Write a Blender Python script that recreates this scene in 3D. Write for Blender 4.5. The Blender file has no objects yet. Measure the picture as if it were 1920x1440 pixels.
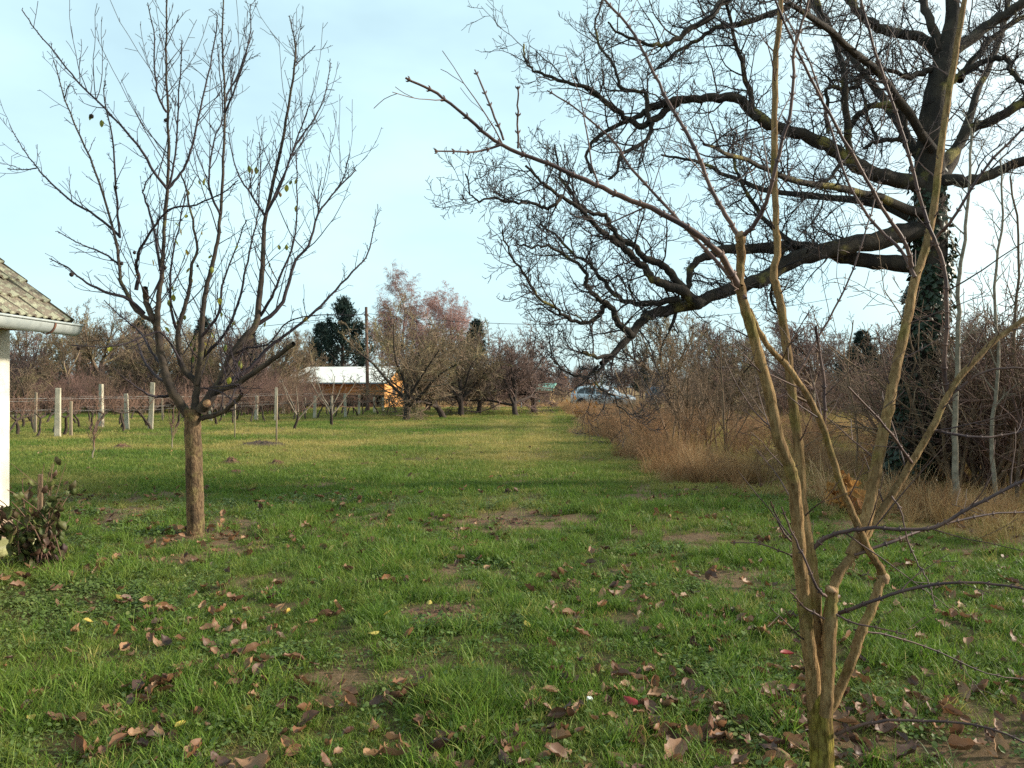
import bpy, math, random
import numpy as np

# ------------------------------------------------------------------ camera
sc = bpy.context.scene
COL = sc.collection
F, HOR, CAMZ = 1450.0, 725.0, 1.55            # focal length in px of the 1920 px wide photograph, horizon row, eye height


def P(px, py, d):
    return ((px - 960.0) / F * d, d, CAMZ - (py - HOR) / F * d)


cam_d = bpy.data.cameras.new('camera')
cam_d.sensor_width = 36.0
cam_d.lens = 36.0 * F / 1920.0
cam_d.clip_start, cam_d.clip_end = 0.05, 4000.0
cam = bpy.data.objects.new('camera', cam_d)
cam.location = (0, 0, CAMZ)
cam.rotation_euler = (math.radians(90) + math.atan((HOR - 720.0) / F), 0, 0)
COL.objects.link(cam)
sc.camera = cam

# ------------------------------------------------------------------ sun and sky
SUN_ELEV, SUN_AZ = 24.0, 4.0                   # azimuth measured from +X (right) towards +Y (ahead)
sx = math.cos(math.radians(SUN_ELEV)) * math.cos(math.radians(SUN_AZ))
sy = math.cos(math.radians(SUN_ELEV)) * math.sin(math.radians(SUN_AZ))
sz = math.sin(math.radians(SUN_ELEV))
sun_d = bpy.data.lights.new('sun', 'SUN')
sun_d.energy = 4.9
sun_d.angle = math.radians(5.0)
sun_d.color = (1.0, 0.90, 0.74)
sun = bpy.data.objects.new('sun', sun_d)
from mathutils import Vector
sun.rotation_euler = Vector((sx, sy, sz)).to_track_quat('Z', 'Y').to_euler()
sun.location = (30, 5, 20)
COL.objects.link(sun)

world = bpy.data.worlds.new('World')
sc.world = world
world.use_nodes = True
wn, wl = world.node_tree.nodes, world.node_tree.links
wn.clear()
w_out = wn.new('ShaderNodeOutputWorld')
w_bg = wn.new('ShaderNodeBackground')
w_sky = wn.new('ShaderNodeTexSky')
w_sky.sky_type = 'NISHITA'
w_sky.sun_disc = False
w_sky.sun_elevation = math.radians(SUN_ELEV)
w_sky.sun_rotation = math.radians(90.0 - SUN_AZ)
w_sky.air_density, w_sky.dust_density, w_sky.ozone_density = 1.0, 1.2, 1.5
w_bg.inputs['Strength'].default_value = 0.1
# thin high cloud veil over the blue, brighter round the sun
w_tc = wn.new('ShaderNodeTexCoord')
w_map = wn.new('ShaderNodeMapping')
w_map.inputs['Scale'].default_value = (1.2, 1.2, 3.0)
w_n = wn.new('ShaderNodeTexNoise')
w_n.inputs['Scale'].default_value = 1.7
w_n.inputs['Detail'].default_value = 5
w_n.inputs['Roughness'].default_value = 0.52
w_mr = wn.new('ShaderNodeMapRange')
for k, v in (('From Min', 0.34), ('From Max', 0.68), ('To Min', 0.62), ('To Max', 0.96)):
    w_mr.inputs[k].default_value = v
w_dot = wn.new('ShaderNodeVectorMath')
w_dot.operation = 'DOT_PRODUCT'
w_dot.inputs[1].default_value = (sx, sy, sz)
w_gl = wn.new('ShaderNodeMapRange')
for k, v in (('From Min', 0.45), ('From Max', 1.0), ('To Min', 0.0), ('To Max', 1.0)):
    w_gl.inputs[k].default_value = v
w_ramp = wn.new('ShaderNodeMix')
w_ramp.data_type = 'RGBA'
w_ramp.inputs[6].default_value = (5.0, 7.0, 7.4, 1)
w_ramp.inputs[7].default_value = (11.5, 11.2, 9.6, 1)
w_mix = wn.new('ShaderNodeMix')
w_mix.data_type = 'RGBA'
wl.new(w_tc.outputs['Generated'], w_map.inputs['Vector'])
wl.new(w_map.outputs[0], w_n.inputs['Vector'])
wl.new(w_n.outputs['Fac'], w_mr.inputs['Value'])
wl.new(w_tc.outputs['Generated'], w_dot.inputs[0])
wl.new(w_dot.outputs['Value'], w_gl.inputs['Value'])
wl.new(w_gl.outputs[0], w_ramp.inputs[0])
wl.new(w_mr.outputs[0], w_mix.inputs[0])
wl.new(w_sky.outputs[0], w_mix.inputs[6])
wl.new(w_ramp.outputs[2], w_mix.inputs[7])
wl.new(w_mix.outputs[2], w_bg.inputs['Color'])
wl.new(w_bg.outputs[0], w_out.inputs['Surface'])

sc.view_settings.view_transform = 'Standard'
sc.view_settings.look = 'None'
sc.view_settings.exposure = 0.75
sc.view_settings.gamma = 1.0
sc.cycles.max_bounces = 6
sc.cycles.transparent_max_bounces = 4
sc.cycles.use_denoising = False
sc.cycles.sample_clamp_indirect = 3.0
sc.cycles.sample_clamp_direct = 4.0

# ------------------------------------------------------------------ helpers
R = random.Random(7)
NP = np.random.default_rng(11)


def tag(o, label=None, cat=None, group=None, kind=None):
    if label: o['label'] = label
    if cat: o['category'] = cat
    if group: o['group'] = group
    if kind: o['kind'] = kind
    return o


def link(name, mesh, mats=None, parent=None):
    o = bpy.data.objects.new(name, mesh)
    COL.objects.link(o)
    if mats is not None:
        for m in (mats if isinstance(mats, (list, tuple)) else [mats]):
            if m.name not in [x.name for x in mesh.materials if x]:
                mesh.materials.append(m)
    if parent is not None:
        o.parent = parent
    return o


def empty(name, loc, label, cat, group=None, rz=0.0):
    o = bpy.data.objects.new(name, None)
    o.empty_display_size = 0.2
    o.location = loc
    o.rotation_euler = (0, 0, rz)
    COL.objects.link(o)
    return tag(o, label, cat, group)


def copy_tree(o, parent=None):
    c = o.copy()
    COL.objects.link(c)
    c.parent = parent
    for ch in list(o.children):
        copy_tree(ch, c)
    return c


def mesh_np(name, verts, faces_list, smooth=True):
    """verts (N,3); faces_list: list of (M,k) int arrays"""
    me = bpy.data.meshes.new(name)
    verts = np.asarray(verts, dtype=np.float32)
    me.vertices.add(len(verts))
    me.vertices.foreach_set('co', verts.ravel())
    fl = [np.asarray(f, dtype=np.int32) for f in faces_list if len(f)]
    if fl:
        loops = np.concatenate([f.ravel() for f in fl])
        tot = np.concatenate([np.full(len(f), f.shape[1], dtype=np.int32) for f in fl])
        start = np.concatenate([[0], np.cumsum(tot)[:-1]]).astype(np.int32)
        me.loops.add(len(loops))
        me.loops.foreach_set('vertex_index', loops)
        me.polygons.add(len(tot))
        me.polygons.foreach_set('loop_start', start)
        me.polygons.foreach_set('loop_total', tot)
        me.polygons.foreach_set('use_smooth', np.full(len(tot), smooth, dtype=bool))
    me.update(calc_edges=True)
    me.validate()
    return me


class Shape:
    """collects boxes and prisms into one mesh"""
    def __init__(s):
        s.v, s.f = [], []

    def box(s, x0, x1, y0, y1, z0, z1, taper=1.0):
        b = len(s.v)
        cx, cy = (x0 + x1) / 2, (y0 + y1) / 2
        for z, t in ((z0, 1.0), (z1, taper)):
            for x, y in ((x0, y0), (x1, y0), (x1, y1), (x0, y1)):
                s.v.append((cx + (x - cx) * t, cy + (y - cy) * t, z))
        for q in ((0, 3, 2, 1), (4, 5, 6, 7), (0, 1, 5, 4), (1, 2, 6, 5), (2, 3, 7, 6), (3, 0, 4, 7)):
            s.f.append(tuple(b + i for i in q))
        return s

    def hexa(s, eight):
        b = len(s.v)
        s.v += [tuple(p) for p in eight]
        for q in ((0, 3, 2, 1), (4, 5, 6, 7), (0, 1, 5, 4), (1, 2, 6, 5), (2, 3, 7, 6), (3, 0, 4, 7)):
            s.f.append(tuple(b + i for i in q))
        return s

    def poly(s, pts):
        b = len(s.v)
        s.v += [tuple(p) for p in pts]
        s.f.append(tuple(range(b, b + len(pts))))
        return s

    def tube(s, a, b_, r0, r1, n=10, caps=True):
        a, b_ = Vector(a), Vector(b_)
        t = (b_ - a).normalized()
        u = t.orthogonal().normalized()
        w = t.cross(u)
        b = len(s.v)
        for c, r in ((a, r0), (b_, r1)):
            for i in range(n):
                an = 2 * math.pi * i / n
                s.v.append(tuple(c + (u * math.cos(an) + w * math.sin(an)) * r))
        for i in range(n):
            j = (i + 1) % n
            s.f.append((b + i, b + j, b + n + j, b + n + i))
        if caps:
            s.f.append(tuple(b + i for i in reversed(range(n))))
            s.f.append(tuple(b + n + i for i in range(n)))
        return s

    def build(s, name, mat, parent=None, smooth=False, bevel=0.0):
        me = bpy.data.meshes.new(name)
        me.from_pydata(s.v, [], s.f)
        if smooth:
            me.polygons.foreach_set('use_smooth', [True] * len(me.polygons))
        me.update()
        o = link(name, me, mat, parent)
        if bevel:
            m = o.modifiers.new('bevel', 'BEVEL')
            m.width = bevel
            m.segments = 2
            m.limit_method = 'ANGLE'
        return o


# numpy value noise
_TAB = np.random.default_rng(3).random((256, 256))


def vn(x, y, seed=0):
    x = np.asarray(x, dtype=float) + seed * 17.31
    y = np.asarray(y, dtype=float) + seed * 9.77
    xi, yi = np.floor(x).astype(int), np.floor(y).astype(int)
    fx, fy = x - xi, y - yi
    fx, fy = fx * fx * (3 - 2 * fx), fy * fy * (3 - 2 * fy)
    a = _TAB[xi % 256, yi % 256]; b = _TAB[(xi + 1) % 256, yi % 256]
    c = _TAB[xi % 256, (yi + 1) % 256]; d = _TAB[(xi + 1) % 256, (yi + 1) % 256]
    return (a * (1 - fx) + b * fx) * (1 - fy) + (c * (1 - fx) + d * fx) * fy


def fbm(x, y, seed=0, oct=4):
    s, a, n = 0.0, 0.5, 0.0
    for i in range(oct):
        s = s + a * vn(np.asarray(x) * 2 ** i, np.asarray(y) * 2 ** i, seed + i)
        n += a
        a *= 0.5
    return s / n


def sstep(a, b, x):
    t = np.clip((np.asarray(x, dtype=float) - a) / (b - a), 0, 1)
    return t * t * (3 - 2 * t)


# ------------------------------------------------------------------ materials
def newmat(name):
    m = bpy.data.materials.new(name)
    m.use_nodes = True
    nt = m.node_tree
    nt.nodes.clear()
    out = nt.nodes.new('ShaderNodeOutputMaterial')
    return m, nt.nodes, nt.links, out


def rgba(c):
    return (c[0], c[1], c[2], 1.0)


def mixc(n, l, fac, a, b, blend='MIX'):
    x = n.new('ShaderNodeMix')
    x.data_type = 'RGBA'
    x.blend_type = blend
    for i, v in ((0, fac), (6, a), (7, b)):
        if isinstance(v, (int, float)):
            x.inputs[i].default_value = v
        elif isinstance(v, tuple):
            x.inputs[i].default_value = rgba(v)
        else:
            l.new(v, x.inputs[i])
    return x.outputs[2]


def noise(n, l, scale, detail=4, rough=0.55, coord='Object', stretch=None, lo=0.35, hi=0.65):
    tc = n.new('ShaderNodeTexCoord')
    src = tc.outputs[coord]
    if stretch:
        mp = n.new('ShaderNodeMapping')
        mp.inputs['Scale'].default_value = stretch
        l.new(src, mp.inputs['Vector'])
        src = mp.outputs[0]
    t = n.new('ShaderNodeTexNoise')
    t.inputs['Scale'].default_value = scale
    t.inputs['Detail'].default_value = detail
    t.inputs['Roughness'].default_value = rough
    l.new(src, t.inputs['Vector'])
    mr = n.new('ShaderNodeMapRange')
    mr.interpolation_type = 'SMOOTHSTEP'
    mr.inputs['From Min'].default_value = lo
    mr.inputs['From Max'].default_value = hi
    l.new(t.outputs['Fac'], mr.inputs['Value'])
    return mr.outputs[0], t.outputs['Fac']


def simple(name, ca, cb, scale=6.0, rough=0.85, bump=0.0, bscale=None, stretch=None, cc=None, cscale=3.0, clo=0.55, chi=0.7,
           metal=0.0, spec=0.3, dist=0.02, rnd=0.0, fine=None, fscale=60.0):
    """two-tone noise material with an optional third patchy colour and bump"""
    m, n, l, out = newmat(name)
    b = n.new('ShaderNodeBsdfPrincipled')
    b.inputs['Roughness'].default_value = rough
    b.inputs['Metallic'].default_value = metal
    b.inputs['Specular IOR Level'].default_value = spec
    f, _ = noise(n, l, scale, stretch=stretch)
    col = mixc(n, l, f, ca, cb)
    if cc:
        f2, _ = noise(n, l, cscale, detail=6, lo=clo, hi=chi)
        col = mixc(n, l, f2, col, cc)
    if fine:
        f3, _ = noise(n, l, fscale, detail=5, rough=0.7, stretch=stretch, lo=0.42, hi=0.62)
        dk = mixc(n, l, 1.0, col, fine, 'MULTIPLY')
        col = mixc(n, l, f3, col, dk)
    if rnd:
        oi = n.new('ShaderNodeObjectInfo')
        hs = n.new('ShaderNodeHueSaturation')
        mr = n.new('ShaderNodeMapRange')
        mr.inputs['To Min'].default_value = 1 - rnd
        mr.inputs['To Max'].default_value = 1 + rnd
        l.new(oi.outputs['Random'], mr.inputs['Value'])
        l.new(mr.outputs[0], hs.inputs['Value'])
        l.new(col, hs.inputs['Color'])
        col = hs.outputs[0]
    l.new(col, b.inputs['Base Color'])
    if bump:
        _, raw = noise(n, l, bscale or scale * 4, detail=6, rough=0.65, stretch=stretch)
        bp = n.new('ShaderNodeBump')
        bp.inputs['Strength'].default_value = bump
        bp.inputs['Distance'].default_value = dist
        l.new(raw, bp.inputs['Height'])
        l.new(bp.outputs[0], b.inputs['Normal'])
    l.new(b.outputs[0], out.inputs['Surface'])
    return m


def leafmat(name, cols, trans=0.35, rough=0.6, spec=0.25, attr=None, inst=False):
    """thin leaf: diffuse plus translucent; colour picked at random per copy, mottled; attr shifts to the dry colours"""
    m, n, l, out = newmat(name)
    oi = n.new('ShaderNodeObjectInfo')
    cr = n.new('ShaderNodeValToRGB')
    cr.color_ramp.elements[0].position = 0.0
    cr.color_ramp.elements[0].color = rgba(cols[0])
    cr.color_ramp.elements[1].position = 1.0
    cr.color_ramp.elements[1].color = rgba(cols[-1])
    for i, c in enumerate(cols[1:-1]):
        e = cr.color_ramp.elements.new((i + 1) / (len(cols) - 1))
        e.color = rgba(c)
    l.new(oi.outputs['Random'], cr.inputs['Fac'])
    col = cr.outputs[0]
    f, _ = noise(n, l, 60.0, detail=3)
    dark = mixc(n, l, 1.0, col, (0.62, 0.56, 0.5), 'MULTIPLY')
    col = mixc(n, l, f, col, dark)
    if attr:
        at = n.new('ShaderNodeAttribute')
        at.attribute_type = 'INSTANCER'
        at.attribute_name = attr[0]
        col = mixc(n, l, at.outputs['Fac'], col, attr[1])
    b = n.new('ShaderNodeBsdfPrincipled')
    b.inputs['Roughness'].default_value = rough
    b.inputs['Specular IOR Level'].default_value = spec
    l.new(col, b.inputs['Base Color'])
    if trans:
        t = n.new('ShaderNodeBsdfTranslucent')
        l.new(col, t.inputs['Color'])
        ms = n.new('ShaderNodeMixShader')
        ms.inputs[0].default_value = trans
        l.new(b.outputs[0], ms.inputs[1])
        l.new(t.outputs[0], ms.inputs[2])
        l.new(ms.outputs[0], out.inputs['Surface'])
    else:
        l.new(b.outputs[0], out.inputs['Surface'])
    return m


M = {}
M['fruit_trunk'] = simple('fruit_trunk_bark', (0.20, 0.13, 0.07), (0.10, 0.066, 0.038), 9, 0.9, 1.0, 45, (1, 1, 0.45), cc=(0.23, 0.19, 0.07), cscale=5, clo=0.5, chi=0.72, dist=0.03, fine=(0.42, 0.38, 0.36), fscale=42)
M['fruit_limb'] = simple('fruit_limb_bark', (0.062, 0.046, 0.032), (0.03, 0.023, 0.02), 10, 0.85, 0.6, 50, cc=(0.15, 0.14, 0.05), cscale=4, clo=0.56, chi=0.74, dist=0.008)
M['fruit_twig'] = simple('fruit_twig_bark', (0.032, 0.021, 0.025), (0.018, 0.013, 0.018), 14, 0.7)
M['sap_bark'] = simple('sapling_bark', (0.33, 0.215, 0.10), (0.18, 0.115, 0.055), 12, 0.85, 1.0, 85, (1, 1, 0.22), cc=(0.20, 0.155, 0.05), cscale=6, clo=0.5, chi=0.68, dist=0.014, fine=(0.58, 0.53, 0.48), fscale=75, spec=0.15)
M['sap_moss'] = simple('sapling_mossy_bark', (0.18, 0.135, 0.04), (0.09, 0.062, 0.03), 16, 0.95, 1.0, 80, (1, 1, 0.25), cc=(0.25, 0.21, 0.04), cscale=9, clo=0.45, chi=0.62, dist=0.016, fine=(0.42, 0.38, 0.36), fscale=70, spec=0.1)
M['sap_twig'] = simple('sapling_twig_bark', (0.12, 0.068, 0.052), (0.05, 0.03, 0.032), 9, 0.6)
M['cut_wood'] = simple('cut_wood', (0.30, 0.19, 0.10), (0.17, 0.085, 0.045), 20, 0.8, 0.5, 80)
M['walnut'] = simple('walnut_bark', (0.046, 0.036, 0.027), (0.021, 0.017, 0.015), 5, 0.95, 1.0, 22, (1, 1, 0.5), cc=(0.19, 0.16, 0.05), cscale=2.2, clo=0.56, chi=0.68, dist=0.03)
M['walnut_twig'] = simple('walnut_twig_bark', (0.045, 0.034, 0.033), (0.024, 0.019, 0.022), 5, 0.8, cc=(0.10, 0.09, 0.04), cscale=3, clo=0.60, chi=0.72)
M['orchard'] = simple('orchard_bark', (0.05, 0.036, 0.029), (0.026, 0.02, 0.018), 4, 0.95, 0.6, 20, rnd=0.15)
M['orchard_twig'] = simple('orchard_twigs', (0.19, 0.135, 0.09), (0.115, 0.082, 0.056), 2.0, 0.9, cc=(0.19, 0.16, 0.075), cscale=1.5, clo=0.45, chi=0.7, rnd=0.18)
M['purple_twig'] = simple('purple_twigs', (0.19, 0.125, 0.105), (0.115, 0.08, 0.072), 1.5, 0.9, rnd=0.2)
M['birch_bark'] = simple('birch_bark', (0.55, 0.47, 0.42), (0.35, 0.28, 0.25), 2.0, 0.8, rnd=0.1)
M['birch_twig'] = simple('birch_twigs', (0.36, 0.215, 0.19), (0.27, 0.165, 0.15), 0.6, 0.9, rnd=0.1)
M['needle'] = simple('pine_needles', (0.022, 0.045, 0.035), (0.011, 0.022, 0.018), 1.2, 0.8, rnd=0.2)
M['ivy'] = leafmat('ivy_leaf', [(0.016, 0.034, 0.014), (0.025, 0.05, 0.02), (0.03, 0.055, 0.02)], 0.12, 0.42, 0.4)
M['vine_bark'] = simple('vine_bark', (0.07, 0.05, 0.038), (0.035, 0.027, 0.022), 8, 0.95, 0.8, 30, rnd=0.2)
M['vine_cane'] = simple('vine_canes', (0.20, 0.115, 0.08), (0.12, 0.07, 0.052), 5, 0.8, rnd=0.2)
M['concrete'] = simple('concrete_post', (0.40, 0.36, 0.27), (0.27, 0.25, 0.19), 6, 0.9, 0.5, 30, cc=(0.20, 0.19, 0.11), cscale=5, rnd=0.12)
M['oldwood'] = simple('weathered_wood', (0.22, 0.15, 0.09), (0.12, 0.08, 0.055), 10, 0.9, 0.7, 40, (1, 1, 0.15), rnd=0.15)
M['weed'] = simple('dead_weed_stalks', (0.34, 0.20, 0.105), (0.22, 0.125, 0.07), 3, 0.9, rnd=0.25)
M['stake'] = simple('grey_stake_wood', (0.30, 0.24, 0.165), (0.19, 0.15, 0.105), 10, 0.9, 0.5, 40, (1, 1, 0.15))
M['wire'] = simple('galvanised_wire', (0.30, 0.30, 0.29), (0.20, 0.18, 0.16), 20, 0.5, metal=0.6)
M['cable'] = simple('black_cable', (0.03, 0.03, 0.032), (0.02, 0.02, 0.022), 4, 0.7)
M['shrub'] = simple('shrub_bark', (0.20, 0.135, 0.085), (0.11, 0.075, 0.05), 5, 0.85, rnd=0.2)
M['grey_bark'] = simple('grey_sapling_bark', (0.24, 0.20, 0.15), (0.14, 0.115, 0.085), 12, 0.8, 0.4, 40)
M['red_shrub'] = simple('reddish_shrub_bark', (0.18, 0.105, 0.085), (0.11, 0.066, 0.056), 2, 0.85, rnd=0.15)
M['soil'] = simple('molehill_soil', (0.17, 0.092, 0.055), (0.085, 0.048, 0.032), 14, 0.97, 1.0, 45, dist=0.03)
M['soil_dark'] = simple('dark_soil', (0.085, 0.055, 0.036), (0.04, 0.028, 0.02), 12, 0.97, 1.0, 40, dist=0.03)
M['plaster'] = simple('lime_plaster', (0.70, 0.67, 0.58), (0.60, 0.57, 0.48), 2.5, 0.9, 0.25, 30, cc=(0.50, 0.46, 0.36), cscale=3.5, clo=0.62, chi=0.8, dist=0.01)
M['plinth'] = simple('plinth_stone', (0.33, 0.25, 0.18), (0.20, 0.145, 0.105), 8, 0.95, 0.8, 25)
M['slab'] = simple('mossy_slab', (0.34, 0.33, 0.19), (0.22, 0.22, 0.09), 6, 0.95, 0.6, 30)
M['zinc'] = simple('painted_zinc', (0.43, 0.47, 0.46), (0.34, 0.385, 0.385), 8, 0.55, 0.1, 40, cc=(0.27, 0.28, 0.25), cscale=6, clo=0.6, chi=0.78, spec=0.4)
M['rust'] = simple('rusty_iron', (0.16, 0.07, 0.04), (0.07, 0.04, 0.03), 25, 0.9, 0.4, 60)
M['tile'] = simple('roof_tile', (0.22, 0.185, 0.14), (0.12, 0.095, 0.072), 9, 0.95, 0.9, 45, cc=(0.31, 0.31, 0.22), cscale=9, clo=0.47, chi=0.6, rnd=0.14, dist=0.02)
M['tile_moss'] = simple('roof_moss', (0.075, 0.065, 0.03), (0.04, 0.032, 0.02), 20, 1.0, 1.0, 50)
M['shed_wood'] = simple('orange_boards', (0.62, 0.26, 0.085), (0.46, 0.18, 0.06), 2.5, 0.8, stretch=(0.3, 1, 3), rnd=0.1)
M['shed_gable'] = simple('gable_boards', (0.66, 0.33, 0.105), (0.52, 0.24, 0.075), 2.5, 0.8, rnd=0.06)
M['shed_roof'] = simple('pale_sheet_roof', (0.80, 0.78, 0.72), (0.68, 0.66, 0.61), 0.8, 0.5, cc=(0.55, 0.53, 0.48), cscale=1.5, clo=0.6, chi=0.8)
M['shed_dark'] = simple('shed_dark_boards', (0.06, 0.04, 0.033), (0.035, 0.025, 0.022), 3, 0.9)  # near-black brown for the rail, back wall and gable window
M['shed_trim'] = simple('shed_blue_grey_trim', (0.20, 0.24, 0.28), (0.15, 0.18, 0.21), 4, 0.6)
M['brick'] = simple('shed_brick', (0.33, 0.15, 0.095), (0.22, 0.10, 0.07), 6, 0.9, rnd=0.15)
M['green_roof'] = simple('green_sheet', (0.22, 0.46, 0.38), (0.16, 0.36, 0.30), 1.2, 0.6)
M['ochre'] = simple('ochre_wall', (0.56, 0.40, 0.18), (0.44, 0.31, 0.14), 2, 0.9)
M['pole'] = simple('pole_wood', (0.13, 0.075, 0.055), (0.08, 0.05, 0.04), 3, 0.9, 0.4, 20, (1, 1, 0.1))
M['straw'] = leafmat('straw_blade', [(0.47, 0.30, 0.16), (0.60, 0.43, 0.25), (0.36, 0.195, 0.10), (0.50, 0.29, 0.145), (0.20, 0.10, 0.055), (0.55, 0.36, 0.19), (0.28, 0.14, 0.075)], 0.3, 0.7, 0.15, attr=('dry', (0.22, 0.235, 0.06)))
M['grass'] = leafmat('grass_blade', [(0.10, 0.20, 0.024), (0.155, 0.265, 0.034), (0.055, 0.115, 0.018), (0.19, 0.27, 0.045), (0.115, 0.22, 0.024)], 0.38, 0.55, 0.3, attr=('dry', (0.38, 0.31, 0.10)))
M['clover'] = leafmat('clover_leaf', [(0.10, 0.165, 0.04), (0.125, 0.19, 0.045), (0.08, 0.135, 0.032)], 0.3, 0.55, 0.3, attr=('dry', (0.17, 0.19, 0.06)))
M['fallen'] = leafmat('fallen_leaf_brown', [(0.20, 0.095, 0.048), (0.29, 0.155, 0.08), (0.10, 0.05, 0.032), (0.36, 0.215, 0.12), (0.15, 0.075, 0.045), (0.06, 0.034, 0.03), (0.25, 0.12, 0.055), (0.13, 0.07, 0.05)], 0.16, 0.55, 0.35)
M['yellow_leaf'] = leafmat('yellow_leaf', [(0.58, 0.46, 0.10), (0.50, 0.47, 0.15), (0.60, 0.42, 0.08)], 0.35, 0.55, 0.3)
M['red_leaf'] = leafmat('red_leaf', [(0.30, 0.03, 0.03), (0.24, 0.03, 0.035)], 0.25, 0.5, 0.3)
M['green_leaf'] = leafmat('tree_leaf', [(0.26, 0.30, 0.05), (0.38, 0.38, 0.06), (0.13, 0.19, 0.05), (0.42, 0.33, 0.06), (0.17, 0.23, 0.06), (0.30, 0.17, 0.07)], 0.45, 0.55, 0.3)
M['oak_leaf'] = leafmat('oak_leaf', [(0.42, 0.20, 0.06), (0.50, 0.27, 0.09), (0.34, 0.14, 0.045)], 0.4, 0.6, 0.25)
M['plant_leaf'] = leafmat('wilted_plant_leaf', [(0.10, 0.13, 0.04), (0.075, 0.10, 0.035), (0.135, 0.165, 0.05), (0.10, 0.06, 0.045), (0.085, 0.11, 0.04)], 0.2, 0.55, 0.3)
M['plant_dark'] = leafmat('wilted_dark_leaf', [(0.075, 0.038, 0.036), (0.055, 0.032, 0.03), (0.11, 0.06, 0.04)], 0.15, 0.6, 0.3)
M['fruit'] = simple('dried_fruit', (0.03, 0.02, 0.018), (0.018, 0.012, 0.012), 30, 0.8)
M['berry'] = simple('red_berry', (0.30, 0.02, 0.02), (0.20, 0.015, 0.015), 10, 0.4)
M['white_chip'] = simple('white_plastic', (0.80, 0.82, 0.84), (0.7, 0.72, 0.75), 30, 0.4)
M['paint'] = simple('silver_car_paint', (0.50, 0.53, 0.56), (0.47, 0.50, 0.53), 3, 0.28, metal=0.35, spec=0.6)
M['paint2'] = simple('dark_blue_car_paint', (0.055, 0.07, 0.11), (0.045, 0.06, 0.10), 3, 0.25, metal=0.3, spec=0.6)
M['glass'] = simple('car_glass', (0.02, 0.025, 0.03), (0.015, 0.02, 0.025), 3, 0.06, spec=0.7)
M['rubber'] = simple('tyre_rubber', (0.025, 0.025, 0.026), (0.018, 0.018, 0.019), 8, 0.9)
M['rim'] = simple('alloy_rim', (0.42, 0.43, 0.44), (0.35, 0.36, 0.37), 8, 0.35, metal=0.8)
M['lamp'] = simple('lamp_glass', (0.75, 0.77, 0.78), (0.65, 0.67, 0.70), 8, 0.15, spec=0.7)
M['tail'] = simple('tail_lamp', (0.45, 0.02, 0.03), (0.35, 0.015, 0.02), 8, 0.2, spec=0.6)
M['black_trim'] = simple('black_trim', (0.03, 0.03, 0.032), (0.025, 0.025, 0.026), 5, 0.6)


# ------------------------------------------------------------------ terrain fields
def gz(x, y):
    x = np.asarray(x, dtype=float); y = np.asarray(y, dtype=float)
    near = 1 - sstep(10, 30, np.hypot(x, y))
    h = (fbm(x * 0.35, y * 0.35, 21, 3) - 0.5) * 0.13 * near
    h = h + (fbm(x * 1.7, y * 1.7, 31, 3) - 0.5) * 0.07 * near
    h = h + (fbm(x * 0.06, y * 0.06, 41, 3) - 0.5) * 0.10 * (1 - near)
    return h


def gz1(x, y):
    return float(gz(x, y))


EY = [0, 4.5, 6.5, 7.9, 9.5, 10.6, 11.4, 14, 20, 37, 50, 90, 2000]
EX = [9.0, 6.2, 5.2, 4.6, 4.3, 3.6, 2.75, 2.25, 2.45, 3.05, 3.5, 4.5, 4.5]


def edge_x(y):
    return np.interp(y, EY, EX)


def scrubness(x, y):
    """1 inside the overgrown plot on the right"""
    e = edge_x(y) + (fbm(y * 0.7, x * 0.7, 51, 4) - 0.5) * 2.4
    return sstep(-0.35, 0.6, np.asarray(x) - e)


def pxy(px, py):
    d = F * CAMZ / (py - HOR)
    return (px - 960) / F * d, d


SOIL_SPOTS = [(835, 1165, 0.34, 0.9), (700, 1262, 0.4, 0.55), (955, 975, 0.75, 0.9), (640, 985, 0.6, 0.7), (840, 1085, 0.45, 0.6),
              (1250, 1020, 0.55, 0.45), (1180, 1030, 0.5, 0.4), (420, 1010, 0.8, 0.7), (1640, 1430, 0.45, 0.6), (1480, 1340, 0.3, 0.5),
              (660, 1290, 0.3, 0.5), (720, 950, 0.6, 0.5), (230, 965, 0.5, 0.6), (900, 1110, 0.35, 0.5), (300, 930, 0.6, 0.5),
              (1130, 860, 0.9, 0.25), (590, 905, 0.9, 0.3), (960, 885, 0.8, 0.35), (1400, 1010, 0.6, 0.4), (1850, 1400, 0.4, 0.5)]
_SS = [(pxy(a, b) + (r, w)) for a, b, r, w in SOIL_SPOTS]


def soil(x, y):
    x = np.asarray(x, dtype=float); y = np.asarray(y, dtype=float)
    d = np.hypot(x, y)
    s = sstep(0.60, 0.72, fbm(x * 1.15, y * 1.15, 61, 4)) * 0.75 * (1 - sstep(12, 22, d))
    s = s + sstep(0.66, 0.8, fbm(x * 3.2, y * 3.2, 66, 3)) * 0.5 * (1 - sstep(8, 16, d))
    for cx, cy, r, w in _SS:
        q = np.hypot(x - cx, (y - cy) * 0.8) / r + (fbm(x * 5, y * 5, 71, 2) - 0.5) * 1.1
        s = np.maximum(s, w * (1 - sstep(0.55, 1.1, q)))
    # worn wheel track running towards the car
    tx = np.interp(y, [5, 9, 14, 22, 40], [-0.15, 0.05, 0.45, 1.25, 2.5])
    s = np.maximum(s, 0.45 * np.exp(-((x - tx) / 0.16) ** 2) * sstep(0.35, 0.6, fbm(x * 2, y * 1.2, 75, 3)) * sstep(7, 10, y) * (1 - sstep(30, 45, y)))
    return np.clip(s, 0, 1)


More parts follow.
